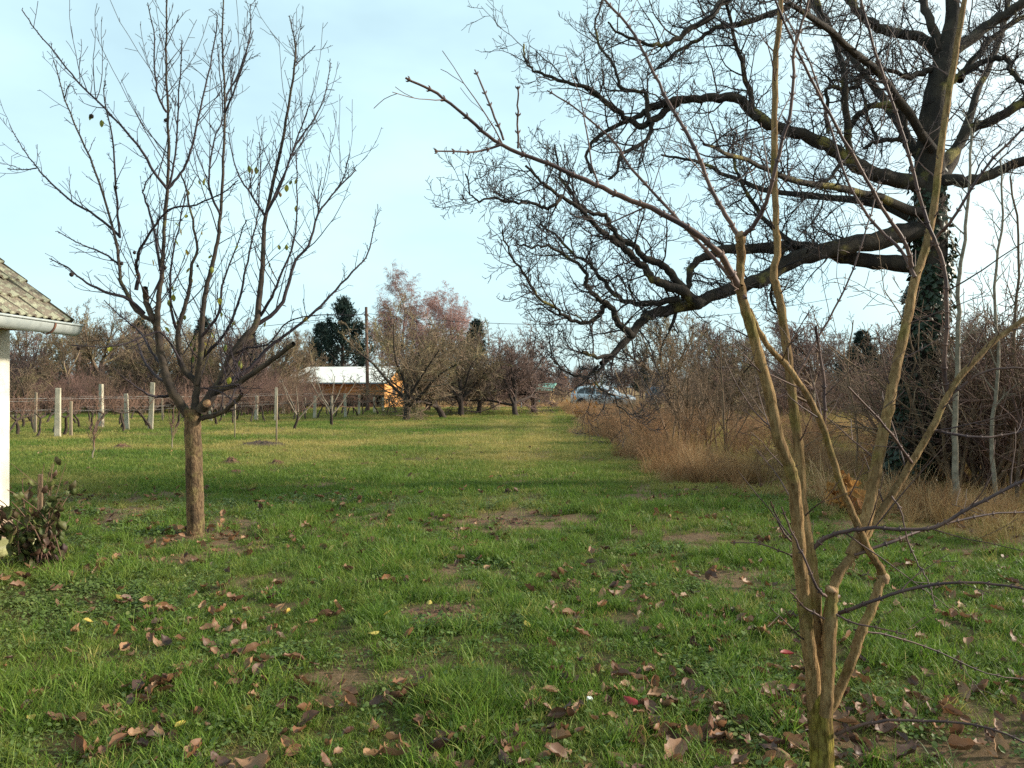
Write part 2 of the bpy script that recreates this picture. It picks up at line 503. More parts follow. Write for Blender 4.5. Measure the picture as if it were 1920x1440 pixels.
def dryness(x, y):
    x = np.asarray(x, dtype=float); y = np.asarray(y, dtype=float)
    d = 0.55 * sstep(0.45, 0.75, fbm(x * 0.45, y * 0.45, 81, 4)) * (0.25 + 0.75 * sstep(5, 13, y))
    d = d + 0.42 * sstep(9, 26, y) * sstep(0.30, 0.65, fbm(x * 0.16, y * 0.5, 85, 4))
    # yellow mown streaks along the track
    tx = np.interp(y, [10, 22, 40], [-0.4, 0.6, 1.7])
    d = d + 0.45 * np.exp(-((x - tx) / 0.5) ** 2) * sstep(11, 18, y) + 0.22 * np.exp(-((x - tx + 1.7) / 0.7) ** 2) * sstep(14, 22, y)
    d = np.maximum(d, scrubness(x, y))
    d = np.maximum(d, sstep(54, 60, y))
    # dry grass in front of the scrub
    d = np.maximum(d, 0.6 * sstep(-1.6, 0.2, x - edge_x(y)) * sstep(0.4, 0.6, fbm(x * 1.3, y * 1.3, 88, 3)))
    return np.clip(d, 0, 1)


# ------------------------------------------------------------------ ground
def axis(spec):
    out = [spec[0][0]]
    for a, b, s0, s1 in [(spec[i][0], spec[i + 1][0], spec[i][1], spec[i + 1][1]) for i in range(len(spec) - 1)]:
        p = a
        while p < b - 1e-6:
            t = (p - a) / (b - a)
            p = min(b, p + s0 * (1 - t) + s1 * t)
            out.append(p)
    return np.array(out)


gx = axis([(-900, 120), (-120, 12), (-30, 1.2), (-7, 0.09), (7, 0.09), (30, 1.2), (120, 12), (900, 120)])
gy = axis([(-60, 12), (-2, 0.6), (1.8, 0.07), (9, 0.09), (20, 0.4), (60, 2.0), (160, 12), (1800, 160)])
X, Y = np.meshgrid(gx, gy)
Zg = gz(X, Y)
nx, ny = len(gx), len(gy)
gv = np.stack([X.ravel(), Y.ravel(), Zg.ravel()], 1)
ii = (np.arange(ny - 1)[:, None] * nx + np.arange(nx - 1)[None]).ravel()
gm = mesh_np('ground', gv, [np.stack([ii, ii + 1, ii + nx + 1, ii + nx], 1)])
for nm, fn in (('soil', soil), ('dry', dryness)):
    a = gm.attributes.new(nm, 'FLOAT', 'POINT')
    a.data.foreach_set('value', fn(X, Y).ravel().astype(np.float32))
m, n, l, out = newmat('ground_soil_and_turf')
b = n.new('ShaderNodeBsdfPrincipled')
b.inputs['Roughness'].default_value = 0.95
b.inputs['Specular IOR Level'].default_value = 0.1
a_s = n.new('ShaderNodeAttribute'); a_s.attribute_name = 'soil'
a_d = n.new('ShaderNodeAttribute'); a_d.attribute_name = 'dry'
f1, _ = noise(n, l, 9.0, 8, 0.65)
f2, _ = noise(n, l, 40.0, 6, 0.7)
f3, _ = noise(n, l, 0.8, 6, 0.65)
green = mixc(n, l, f1, (0.026, 0.03, 0.011), (0.06, 0.075, 0.02))
green = mixc(n, l, f2, green, (0.065, 0.043, 0.025))
straw = mixc(n, l, f3, (0.30, 0.20, 0.095), (0.21, 0.16, 0.055))
straw = mixc(n, l, f2, straw, (0.17, 0.105, 0.055))
turf = mixc(n, l, a_d.outputs['Fac'], green, straw)
earth = mixc(n, l, f1, (0.15, 0.085, 0.05), (0.075, 0.045, 0.03))
earth = mixc(n, l, f2, earth, (0.20, 0.135, 0.085))
col = mixc(n, l, a_s.outputs['Fac'], turf, earth)
l.new(col, b.inputs['Base Color'])
_, raw = noise(n, l, 30, 8, 0.7)
bp = n.new('ShaderNodeBump'); bp.inputs['Strength'].default_value = 0.8; bp.inputs['Distance'].default_value = 0.03
l.new(raw, bp.inputs['Height']); l.new(bp.outputs[0], b.inputs['Normal'])
l.new(b.outputs[0], out.inputs['Surface'])
tag(link('ground', gm, m), 'grassy ground with bare soil patches reaching the horizon', kind='structure')


# ------------------------------------------------------------------ branch tubes
class Tubes:
    def __init__(s):
        s.b = {}

    def add(s, pts, rad, sides):
        s.b.setdefault((len(pts), sides), []).append((pts, rad))

    def mesh(s, name, smooth=True):
        V, Q, off = [], [], 0
        for (k, sd), L in s.b.items():
            p = np.array([q[0] for q in L], dtype=float)
            r = np.array([q[1] for q in L], dtype=float)
            B = len(L)
            T = np.gradient(p, axis=1)
            T /= np.linalg.norm(T, axis=2, keepdims=True) + 1e-9
            c = p - p.mean(1, keepdims=True)
            _, ev = np.linalg.eigh(np.einsum('bki,bkj->bij', c, c) + np.eye(3) * 1e-9 * np.array([1, 2, 3]))
            Rv = ev[:, :, 0][:, None, :]
            N = Rv - (Rv * T).sum(2, keepdims=True) * T
            N /= np.linalg.norm(N, axis=2, keepdims=True) + 1e-9
            Bn = np.cross(T, N)
            an = np.arange(sd) * 2 * math.pi / sd
            ring = N[:, :, None, :] * np.cos(an)[None, None, :, None] + Bn[:, :, None, :] * np.sin(an)[None, None, :, None]
            v = p[:, :, None, :] + ring * r[:, :, None, None]
            V.append(v.reshape(-1, 3))
            bi = (np.arange(B) * k * sd)[:, None, None]
            ki = (np.arange(k - 1) * sd)[None, :, None]
            si = np.arange(sd)[None, None, :]
            sj = (si + 1) % sd
            q = np.stack([bi + ki + si, bi + ki + sj, bi + ki + sd + sj, bi + ki + sd + si], -1).reshape(-1, 4) + off
            Q.append(q)
            off += B * k * sd
        if not V:
            return None
        return mesh_np(name, np.concatenate(V), [np.concatenate(Q)], smooth)


def norm3(x, y, z):
    q = math.sqrt(x * x + y * y + z * z) or 1e-9
    return x / q, y / q, z / q


def child_dir(d, ang, rnd, flat=None):
    ax, ay, az = norm3(rnd.gauss(0, 1), rnd.gauss(0, 1), rnd.gauss(0, 1))
    k = ax * d[0] + ay * d[1] + az * d[2]
    qx, qy, qz = norm3(ax - k * d[0], ay - k * d[1], az - k * d[2])
    c, s = math.cos(ang), math.sin(ang)
    return norm3(d[0] * c + qx * s, d[1] * c + qy * s, d[2] * c + qz * s)


def grow(T, p, d, L, r, lv, S, rnd):
    """one branch and its children; S holds a list for each level"""
    n, wob, up = S['n'][lv], S['wob'][lv], S['up'][lv]
    st = L / n
    x, y, z = p
    dx, dy, dz = d
    pts, dirs, rad = [p], [d], [r]
    tp = S.get('tip', 0.35)
    if lv == len(S['n']) - 1:
        tp = 0.3
    g = rnd.gauss
    for i in range(n):
        dx, dy, dz = norm3(dx + g(0, wob), dy + g(0, wob), dz + g(0, wob) + up)
        x += dx * st; y += dy * st; z += dz * st
        pts.append((x, y, z)); dirs.append((dx, dy, dz))
        rad.append(max(S['rmin'], r * (1 - (1 - tp) * (i + 1) / n)))
    T[min(lv, len(T) - 1)].add(pts, rad, S['sides'][lv])
    if lv + 1 < len(S['n']):
        nc = S['nc'][lv] * rnd.uniform(0.8, 1.2)
        nc = int(nc + rnd.random())
        t0 = S['t0'][lv]
        for c in range(nc):
            t = t0 + (1 - t0) * (c + rnd.random()) / nc
            f = min(t * n, n - 1e-3)
            i = int(f); u = f - i
            a, b_ = pts[i], pts[i + 1]
            q = (a[0] + (b_[0] - a[0]) * u, a[1] + (b_[1] - a[1]) * u, a[2] + (b_[2] - a[2]) * u)
            cd = child_dir(dirs[i + 1], math.radians(rnd.uniform(*S['ang'][lv])), rnd)
            grow(T, q, cd, L * S['lr'][lv] * (1 - S.get('fall', 0.4) * t) * rnd.uniform(0.7, 1.25),
                 max(S['rmin'], rad[i] * S['rr'][lv]), lv + 1, S, rnd)


def spline(pts, sub, jitter, rnd):
    """Catmull-Rom through points, with small irregularity"""
    p = np.array(pts, dtype=float)
    q = np.vstack([2 * p[0] - p[1], p, 2 * p[-1] - p[-2]])
    out = []
    for i in range(1, len(q) - 2):
        for s in range(sub):
            t = s / sub
            a, b_, c, d = q[i - 1], q[i], q[i + 1], q[i + 2]
            out.append(0.5 * ((2 * b_) + (c - a) * t + (2 * a - 5 * b_ + 4 * c - d) * t * t + (3 * b_ - a - 3 * c + d) * t ** 3))
    out.append(q[-2])
    o = np.array(out)
    if jitter:
        o[1:-1] += np.array([[rnd.gauss(0, jitter) for _ in range(3)] for _ in range(len(o) - 2)])
    return o


def traced(pxpts, d0, d1, r0, r1, sub=3, jitter=0.0, rnd=R, wav=0.0):
    """polyline through picture points, its distance running from d0 to d1 metres"""
    n_ = len(pxpts)
    ph = rnd.uniform(0, 6)
    pts = []
    for i, (a, b_) in enumerate(pxpts):
        t = i / (n_ - 1)
        pts.append(P(a, b_, d0 + (d1 - d0) * t + wav * math.sin(ph + 5 * t) * min(1, 3 * t)))
    s = spline(pts, sub, jitter, rnd)
    k = len(s)
    t = np.linspace(0, 1, k)
    return s, r0 + (r1 - r0) * t ** 0.8


def sprout(T, pts, rad, every, S, rnd, lmin, lmax, ang=(35, 75), t0=0.0, rr=0.6, rmax=9, upbias=0.0, lv=0, taper=0.4):
    """side branches along a given polyline"""
    seg = np.linalg.norm(np.diff(pts, axis=0), axis=1)
    cum = np.concatenate([[0], np.cumsum(seg)])
    tot = cum[-1]
    s = tot * t0 + rnd.uniform(0, every)
    while s < tot:
        i = min(int(np.searchsorted(cum, s)) - 1, len(seg) - 1)
        i = max(i, 0)
        u = (s - cum[i]) / max(seg[i], 1e-6)
        q = pts[i] * (1 - u) + pts[i + 1] * u
        dv = (pts[i + 1] - pts[i]) / max(seg[i], 1e-6)
        cd = child_dir(tuple(dv), math.radians(rnd.uniform(*ang)), rnd)
        cd = norm3(cd[0], cd[1], cd[2] + upbias)
        r = min(rmax, max(S['rmin'], float(rad[i]) * rr))
        grow(T, tuple(q), cd, rnd.uniform(lmin, lmax) * (1 - taper * s / tot), r, lv, S, rnd)
        s += every * rnd.uniform(0.5, 1.5)


def rebase(o):
    """nothing to do: traced meshes are already in world space relative to their empty"""
    return o


def tree_from(root, tubes, names, mats):
    loc = root.location
    for t, nm, mt in zip(tubes, names, mats):
        me = t.mesh(nm)
        if me is None:
            continue
        o = link(nm, me, mt, root)
        o.location = (-loc[0], -loc[1], -loc[2])


# ------------------------------------------------------------------ white house at the left edge
HX, HY = -4.93, 7.6
hz = gz1(HX, HY)
house = empty('white_house', (HX, HY, hz), 'white plastered house corner with mossy tiled roof and grey gutter', 'house')


def hpart(name, sh, mat, bevel=0.0, smooth=False):
    o = sh.build(name, mat, house, smooth, bevel)
    o.location = (-HX, -HY, -hz)
    return o


EAVE = 2.10
hpart('wall', Shape().box(HX - 4.6, HX, HY - 7.2, HY, hz + 0.33, EAVE + 0.12), M['plaster'], 0.015)
# rough stone plinth with the plaster broken off low on the corner
for k in range(12):
    y1 = HY + 0.02 - k * 0.6
    hpart('plinth_stone', Shape().box(HX - 0.35, HX + 0.025 + R.uniform(-0.01, 0.015), y1 - 0.585, y1, hz - 0.1, hz + 0.325), M['plinth'], 0.02)
hpart('doorstep_slab', Shape().box(HX - 0.2, HX + 0.36, HY - 1.5, HY - 0.12, hz - 0.05, hz + 0.075), M['slab'], 0.02)
hpart('gable_wall', Shape().hexa([(HX - 4.6, HY - 0.3, EAVE + 0.12), (HX, HY - 0.3, EAVE + 0.12), (HX, HY - 0.004, EAVE + 0.12), (HX - 4.6, HY - 0.004, EAVE + 0.12),
                                  (HX - 2.4, HY - 0.3, EAVE + 1.95), (HX - 2.2, HY - 0.3, EAVE + 1.95), (HX - 2.2, HY - 0.004, EAVE + 1.95), (HX - 2.4, HY - 0.004, EAVE + 1.95)]), M['plaster'])
# roof: boards below, then courses of interlocking tiles with a double wave
pit = math.radians(40)
ex, ez = HX + 0.52, EAVE + 0.085
ux, uz = -math.cos(pit), math.sin(pit)
nxr, nzr = math.sin(pit), math.cos(pit)
rl = 3.5
th = 0.05
yN, yF = HY - 7.3, HY + 0.03


def rp(s, y, h):
    return (ex + ux * s + nxr * h, y, ez + uz * s + nzr * h)


hpart('roof_deck', Shape().hexa([rp(0, yN, -0.06), rp(rl, yN, -0.06), rp(rl, yF - 0.05, -0.06), rp(0, yF - 0.05, -0.06), rp(0, yN, 0), rp(rl, yN, 0), rp(rl, yF - 0.05, 0), rp(0, yF - 0.05, 0)]), M['oldwood'])
hpart('soffit', Shape().box(HX + 0.001, ex - 0.02, yN, yF - 0.06, EAVE + 0.0, EAVE + 0.03), M['oldwood'])
tw, tl = 0.235, 0.40
tv, tf = [], []
for j in range(2):
    for i in range(13):
        y = -tw / 2 + (tw + 0.012) * i / 12
        w_ = 0.014 * math.cos(2 * math.pi * 2 * i / 12)
        for s_, hh in ((0.0, 0.045), (tl, 0.012)):
            tv.append((s_, y, hh + w_ - 0.018 * j))
for i in range(12):
    a = i * 2
    tf.append((a, a + 1, a + 3, a + 2))
    tf.append((26 + a, 26 + a + 2, 26 + a + 3, 26 + a + 1))
    tf.append((a, a + 2, 26 + a + 2, 26 + a))
tf += [(0, 26, 27, 1), (24, 25, 51, 50)]
tile_me = bpy.data.meshes.new('tile')
tile_me.from_pydata([(ux * s + nxr * h, y, uz * s + nzr * h) for s, y, h in tv], [], tf)
tile_me.update()
tile_me.materials.append(M['tile'])
for c in range(11):
    s = 0.0 + c * 0.30
    for k in range(17):
        y = yF - tw / 2 - 0.0 - k * tw + R.uniform(-0.006, 0.006)
        if y < yN:
            break
        o = link('tile', tile_me, None, house)
        q = rp(s - 0.03 + R.uniform(-0.012, 0.012), y, 0.004 + R.uniform(0, 0.008))
        o.location = (q[0] - HX, q[1] - HY, q[2] - hz)
        o.rotation_euler = (R.uniform(-0.02, 0.02), R.uniform(-0.03, 0.03), R.uniform(-0.03, 0.03))
# mossy verge tiles along the gable edge
for c in range(11):
    s = c * 0.30
    y0, y1 = yF + 0.004, yF + 0.06
    hpart('verge_tile', Shape().hexa([rp(s - 0.03, y0, -0.05), rp(s + 0.29, y0, -0.06), rp(s + 0.29, y1, -0.06), rp(s - 0.03, y1, -0.05),
                                      rp(s - 0.03, y0, 0.075), rp(s + 0.29, y0, 0.05), rp(s + 0.29, y1, 0.04), rp(s - 0.03, y1, 0.065)]), M['tile_moss'], 0.012)
# half-round gutter, one long trough with its end cap, slightly falling
gr = 0.080
gxc, gzc = ex + 0.035, EAVE + 0.055
V, Fq = [], []
ns = 14
for k, y in enumerate((yN, HY + 0.13)):
    for rr_ in (gr, gr - 0.006):
        for i in range(ns + 1):
            an = math.pi + math.pi * i / ns
            V.append((gxc + rr_ * math.cos(an), y, gzc + rr_ * math.sin(an) * 1.25))
h = ns + 1
for i in range(ns):
    Fq.append((i, i + 1, 2 * h + i + 1, 2 * h + i))
    Fq.append((h + i, 2 * h + h + i, 2 * h + h + i + 1, h + i + 1))
Fq += [(0, 2 * h, 3 * h, h), (ns, h + ns, 3 * h + ns, 2 * h + ns)]
Fq.append(tuple(range(2 * h, 3 * h)))
g = Shape(); g.v, g.f = V, Fq
gut = hpart('gutter', g, M['zinc'], smooth=True)
# rolled front bead of the gutter and rusty bracket straps
o = Shape().tube((gxc + gr + 0.006, yN, gzc + 0.004), (gxc + gr + 0.006, HY + 0.13, gzc + 0.004), 0.011, 0.011, 8).build('rolled_bead', M['zinc'], gut, True)
for yb in (HY - 0.33, HY - 1.2, HY - 2.1, HY - 3.0):
    s = Shape()
    for i in range(12):
        a0, a1 = math.pi + math.pi * i / 12 * 1.0, math.pi + math.pi * (i + 1) / 12
        r0, r1 = gr + 0.003, gr + 0.008
        s.hexa([(gxc + r0 * math.cos(a0), yb - 0.014, gzc + 1.25 * r0 * math.sin(a0)), (gxc + r1 * math.cos(a0), yb - 0.014, gzc + 1.25 * r1 * math.sin(a0)), (gxc + r1 * math.cos(a0), yb + 0.014, gzc + 1.25 * r1 * math.sin(a0)), (gxc + r0 * math.cos(a0), yb + 0.014, gzc + 1.25 * r0 * math.sin(a0)),
                (gxc + r0 * math.cos(a1), yb - 0.014, gzc + 1.25 * r0 * math.sin(a1)), (gxc + r1 * math.cos(a1), yb - 0.014, gzc + 1.25 * r1 * math.sin(a1)), (gxc + r1 * math.cos(a1), yb + 0.014, gzc + 1.25 * r1 * math.sin(a1)), (gxc + r0 * math.cos(a1), yb + 0.014, gzc + 1.25 * r0 * math.sin(a1))])
    s.build('bracket', M['rust'], gut)


# ------------------------------------------------------------------ leaf meshes
def leaf_mesh(name, mat, L=1.0, W=0.45, curl=0.25, cup=0.3, twist=0.0, nu=7, nv=4, lobes=0, stalk=0.0, seed=0, crumple=0.035):
    rn = random.Random(seed)
    vs, fs = [], []
    for i in range(nu + 1):
        u = i / nu
        w = W * 0.5 * (math.sin(math.pi * min(1, u * 0.96 + 0.03)) ** 0.75)
        if lobes:
            w *= 0.62 + 0.42 * abs(math.cos(math.pi * lobes * u))
        for j in range(nv + 1):
            v = (j / nv - 0.5) * 2
            x = L * u
            y = w * v
            z = curl * L * (u - 0.45) ** 2 + cup * abs(v) ** 1.6 * w + twist * v * w * (u - 0.5)
            z += crumple * L * rn.uniform(-1, 1) * (abs(v) + 0.25)
            vs.append((x - L * 0.5, y, z))
    for i in range(nu):
        for j in range(nv):
            a = i * (nv + 1) + j
            fs.append((a, a + 1, a + nv + 2, a + nv + 1))
    if stalk:
        b0 = len(vs)
        for k, (xx, zz) in enumerate(((-0.5 * L, curl * L * 0.2), (-0.5 * L - stalk, curl * L * 0.2 + stalk * 0.15))):
            vs += [(xx, -0.012 * L, zz), (xx, 0.012 * L, zz), (xx, 0, zz + 0.02 * L)]
        for j in range(3):
            fs.append((b0 + j, b0 + (j + 1) % 3, b0 + 3 + (j + 1) % 3, b0 + 3 + j))
    me = bpy.data.meshes.new(name)
    me.from_pydata(vs, [], fs)
    me.polygons.foreach_set('use_smooth', [True] * len(fs))
    me.update()
    if mat:
        me.materials.append(mat)
    return me


# ------------------------------------------------------------------ fruit tree on the lawn (left)
rt = random.Random(21)
FD = 8.05
bx, by = (367 - 960) / F * FD, FD
fz = gz1(bx, by)
fruit = empty('fruit_tree', (bx, by, fz), 'bare fruit tree with straight trunk and upright shoots on the lawn', 'tree')


def z1(*pts):
    return [(x / 2.6667, y / 2.6667) for x, y in pts]


def z2(*pts):
    return [(x / 2.6667, 480 + y / 2.6667) for x, y in pts]


def flink(name, tubes, mat):
    me = tubes.mesh(name)
    o = link(name, me, mat, fruit)
    o.location = (-bx, -by, -fz)
    return o


tt = Tubes()
ybase = HOR + F * (CAMZ - fz) / FD
pts, rad = traced([(368, ybase + 8), (367, ybase - 12), (366, 950), (364, 880), (362, 820), (361, 785), (361, 768)], FD, FD, 0.1, 0.08, 4, 0.002, rt)
rad = np.array([0.128 - 0.03 * sstep(0, 0.12, q) - 0.012 * q + 0.006 * (q > 0.9) for q in np.linspace(0, 1, len(rad))]) * 0.92
tt.add([tuple(q) for q in pts], list(rad), 14)
flink('trunk', tt, M['fruit_trunk'])
S_ftw = dict(n=[4, 3], wob=[0.10, 0.14], up=[0.06, 0.05], nc=[2.2], t0=[0.25], lr=[0.42], rr=[0.65], ang=[(30, 65)], sides=[4, 3], rmin=0.0026, tip=0.4)
S_spur = dict(n=[2], wob=[0.12], up=[0.08], nc=[], t0=[], lr=[], rr=[], ang=[], sides=[4], rmin=0.003, tip=0.6)
mm = FD / F                                     # metres for one picture pixel at the tree
limbs = [
    # (points, distance start/end, width px start/end, is limb)
    (z2((945, 800), (880, 710), (838, 630), (820, 560), (800, 470), (788, 370), (770, 315)), 0, -0.25, 16, 10, 1),
    (z2((770, 315), (742, 262), (728, 210), (724, 160)), -0.25, -0.3, 9.5, 8, 1),
    (z2((785, 350), (790, 250), (800, 150), (812, 40)) + z1((815, 1300), (822, 1150), (835, 950), (842, 700), (830, 400), (828, 180), (831, 0), (833, -120)), -0.25, -0.5, 9, 1.3, 1),
    (z1((835, 945), (770, 860), (680, 720), (560, 580), (400, 420), (310, 310), (180, 150), (105, 45)), -0.45, -0.8, 4.6, 1.2, 0),
    (z1((840, 940), (900, 870), (950, 760), (1000, 550), (1050, 330), (1085, 100), (1075, 65)), -0.45, -0.2, 4.4, 1.1, 0),
    (z1((843, 935), (875, 770), (893, 450), (907, 200)), -0.45, -0.7, 3.2, 1.1, 0),
    (z1((832, 560), (790, 480), (770, 340), (765, 150), (735, 10)), -0.5, -0.5, 3, 1.0, 0),
    (z2((975, 790), (978, 720), (985, 640), (930, 580), (900, 510), (888, 400), (900, 330), (925, 250), (950, 140), (960, 40)) + z1((985, 1250), (960, 1100), (925, 930), (905, 870)), 0.0, 0.3, 13, 2, 1),
    (z2((985, 640), (1000, 520), (1005, 400), (1015, 250), (1045, 100), (1070, 10)) + z1((1090, 1180), (1102, 1060), (1115, 800), (1122, 560), (1110, 250), (1113, 0), (1115, -100)), 0.0, -0.2, 11, 1.2, 1),
    (z1((1125, 560), (1160, 470), (1220, 300), (1250, 150), (1252, 18)), -0.1, -0.3, 3.6, 1.1, 0),
    (z1((1120, 560), (1135, 470), (1190, 370), (1235, 230), (1265, 150)), -0.1, 0.1, 3.0, 1.0, 0),
    (z1((1100, 1070), (1050, 960), (1045, 850), (1070, 700), (1112, 580), (1100, 420), (1085, 220)), -0.1, 0.2, 3.6, 1.1, 0),
    (z2((1000, 780), (1060, 690), (1100, 640), (1130, 560), (1165, 490), (1230, 400), (1280, 340), (1295, 220), (1310, 90)) + z1((1318, 1200), (1327, 1080), (1380, 850), (1430, 600), (1470, 330), (1475, 220), (1445, 75)), 0.0, 0.35, 19, 1.3, 1),
    (z1((1326, 1085), (1240, 950), (1180, 850), (1140, 660)), 0.25, 0.1, 3.5, 1.1, 0),
    (z1((1330, 1070), (1420, 870), (1480, 720), (1570, 590), (1620, 480), (1652, 310)), 0.25, 0.5, 4.4, 1.1, 0),
    (z1((1335, 1060), (1400, 940), (1480, 700), (1530, 570), (1560, 470)), 0.25, 0.1, 3.2, 1.0, 0),
    (z1((1470, 330), (1500, 300), (1575, 225)), 0.35, 0.4, 2.0, 0.9, 0),
    (z2((1010, 812), (1100, 785), (1180, 725), (1210, 690)), 0.0, -0.35, 9, 5, 1),
    (z2((1060, 690), (1180, 640), (1270, 585), (1360, 520), (1468, 438)), 0.05, -0.5, 9, 7, 1),
    (z2((1130, 640), (1250, 560), (1330, 470), (1420, 400), (1560, 290), (1650, 200), (1760, 80), (1830, 5)) + z1((1860, 1180), (1890, 1060)), 0.2, 0.9, 7, 1.2, 1),
    (z2((1290, 340), (1400, 255), (1440, 140), (1480, 20)) + z1((1540, 1230), (1590, 1070), (1680, 950), (1770, 860), (1775, 845)), 0.2, 0.7, 7, 1.2, 1),
    (z1((1590, 1070), (1590, 980), (1605, 890)), 0.6, 0.6, 2.2, 0.9, 0),
    (z1((1680, 950), (1720, 880), (1750, 750)), 0.65, 0.7, 2.2, 0.9, 0),
    (z2((1300, 300), (1360, 200), (1400, 100)) + z1((1470, 1200), (1485, 1000), (1480, 760)), 0.2, -0.1, 5, 1.1, 0),
    (z2((775, 325), (700, 290), (650, 220), (600, 120)) + z1((600, 1390), (585, 1250), (560, 1130), (470, 840), (380, 640), (320, 490), (265, 300)), -0.2, 0.3, 8, 1.2, 1),
    (z1((600, 1185), (480, 1080), (350, 1000), (230, 890), (180, 830), (110, 740), (45, 620)), 0.1, 0.5, 4, 1.1, 0),
    (z1((180, 840), (110, 848), (35, 840)), 0.4, 0.5, 1.6, 0.9, 0),
    (z1((598, 1190), (580, 950), (560, 680), (520, 500), (525, 400)), 0.1, -0.2, 3.8, 1.1, 0),
    (z1((320, 490), (345, 420), (380, 470)), 0.28, 0.3, 1.4, 0.9, 0),
    (z2((720, 290), (640, 215), (530, 180), (430, 135), (340, 60), (245, 12)), -0.25, -0.6, 6.5, 1.2, 1),
    (z1((600, 1330), (520, 1270), (440, 1235), (380, 1210), (285, 1155)), 0.0, -0.2, 3, 1.0, 0),
    (z2((680, 170), (690, 90)) + z1((680, 1330), (700, 1240), (760, 1150), (840, 1050), (980, 1020), (1100, 970), (1190, 900)), -0.2, -0.6, 6, 1.4, 1),
    (z2((800, 70),) + z1((800, 1330), (770, 1150), (730, 1010), (715, 940), (790, 830)), -0.3, -0.1, 5, 1.4, 1),
    (z2((850, 640), (780, 600), (720, 520), (690, 440)), 0.0, 0.6, 6, 2.5, 1),
    (z2((840, 700), (760, 700), (690, 660), (610, 600)), -0.05, -0.5, 5, 1.5, 1),
    (z2((900, 520), (840, 420), (780, 380), (650, 430), (520, 455), (350, 445)), -0.1, -0.7, 3.6, 1.0, 0),
    (z2((1160, 490), (1240, 460), (1340, 440), (1440, 330), (1560, 300), (1700, 290)), 0.1, -0.3, 3.5, 1.0, 0),
    (z2((1000, 520), (1080, 440), (1140, 360), (1200, 200), (1230, 60)) + z1((1260, 1200), (1290, 1050), (1300, 850), (1295, 710)), 0.1, 0.5, 6, 1.1, 1),
    (z2((900, 400), (860, 300), (850, 150), (860, 20)) + z1((890, 1150), (930, 980), (980, 880)), 0.1, 0.5, 5, 1.1, 1),
    (z2((1010, 400), (1090, 290), (1110, 150)) + z1((1130, 1370), (1200, 1180), (1230, 1100)), -0.1, -0.5, 5, 1.2, 1),
    (z2((820, 560), (760, 480), (700, 380), (600, 300), (520, 220)), 0.0, 0.7, 5, 1.2, 1),
    (z2((1200, 680), (1190, 640), (1120, 655), (1000, 660)), -0.3, -0.4, 2.5, 1.0, 0),
    (z2((1020, 660), (1100, 680), (1160, 720), (1195, 750)), -0.1, -0.6, 2.5, 1.0, 0),
]
tw = Tubes(); sp = Tubes()
shoot_pts = []
for pl, d0, d1, w0, w1, is_l in limbs:
    pts, rad = traced(pl, FD + d0, FD + d1, (w0 * 1.1 + 0.9) * mm * 0.5, (w1 * 1.2 + 0.3) * mm * 0.5, 4, 0.0035, rt, 0.06)
    shoot_pts.append((pts, rad))
    t_ = Tubes()
    t_.add([tuple(q) for q in pts], list(rad), 9 if w0 > 8 else 6)
    flink('limb' if is_l else 'shoot', t_, M['fruit_limb'] if w0 > 7.5 else M['fruit_twig'])
    sprout([sp], pts, rad, 0.035, S_spur, rt, 0.015, 0.055, (40, 80), 0.12, 0.5, 0.0045)
    sprout([tw, tw], pts, rad, 0.12 if is_l else 0.17, S_ftw, rt, 0.12, 0.5, (30, 65), 0.1, 0.5, 0.005, upbias=0.25)
# extra upright water shoots filling the crown
for k in range(95):
    pts, rad = rt.choice(shoot_pts[:24])
    i = rt.randrange(2, max(3, int(len(pts) * 0.65)))
    q = pts[i]
    S_ws = dict(n=[9, 3], wob=[0.07, 0.14], up=[0.12, 0.06], nc=[5], t0=[0.2], lr=[0.16], rr=[0.55], ang=[(30, 60)], sides=[5, 3], rmin=0.0026, tip=0.3)
    d = norm3(rt.gauss(0, 0.5), rt.gauss(0, 0.5), 0.75)
    L_ = rt.uniform(0.5, 1.3)
    grow([tw, tw], tuple(q), d, L_, min(float(rad[i]) * 0.5, 0.007), 0, S_ws, rt)
flink('crown', tw, M['fruit_twig'])
BP = np.concatenate([np.array(q[0]) for L_ in tw.b.values() for q in L_] + [q[0] for q in shoot_pts])
BPX = 960 + F * BP[:, 0] / BP[:, 1]
BPY = HOR - F * (BP[:, 2] - CAMZ) / BP[:, 1]


def snap(px, py):
    return BP[int(np.argmin((BPX - px) ** 2 + (BPY - py) ** 2))]


flink('spurs', sp, M['fruit_twig'])['kind'] = 'stuff'
# cut faces where limbs were sawn off
c = P(389, 756, FD - 0.07)
t_ = Tubes()
t_.add([(c[0] - 0.05, c[1] + 0.06, c[2] - 0.035), (c[0] - 0.02, c[1] + 0.03, c[2] - 0.012), (c[0] + 0.004, c[1] - 0.02, c[2]), (c[0] + 0.006, c[1] - 0.026, c[2])], [0.062, 0.052, 0.047, 0.044], 12)
stub_o = flink('sawn_stub', t_, M['fruit_limb'])
t_ = Tubes()
t_.add([(c[0] + 0.005, c[1] - 0.0255, c[2]), (c[0] + 0.006, c[1] - 0.028, c[2]), (c[0] + 0.0065, c[1] - 0.030, c[2])], [0.041, 0.038, 0.0008], 12)
link('cut_face', t_.mesh('cut_face'), M['cut_wood'], stub_o)
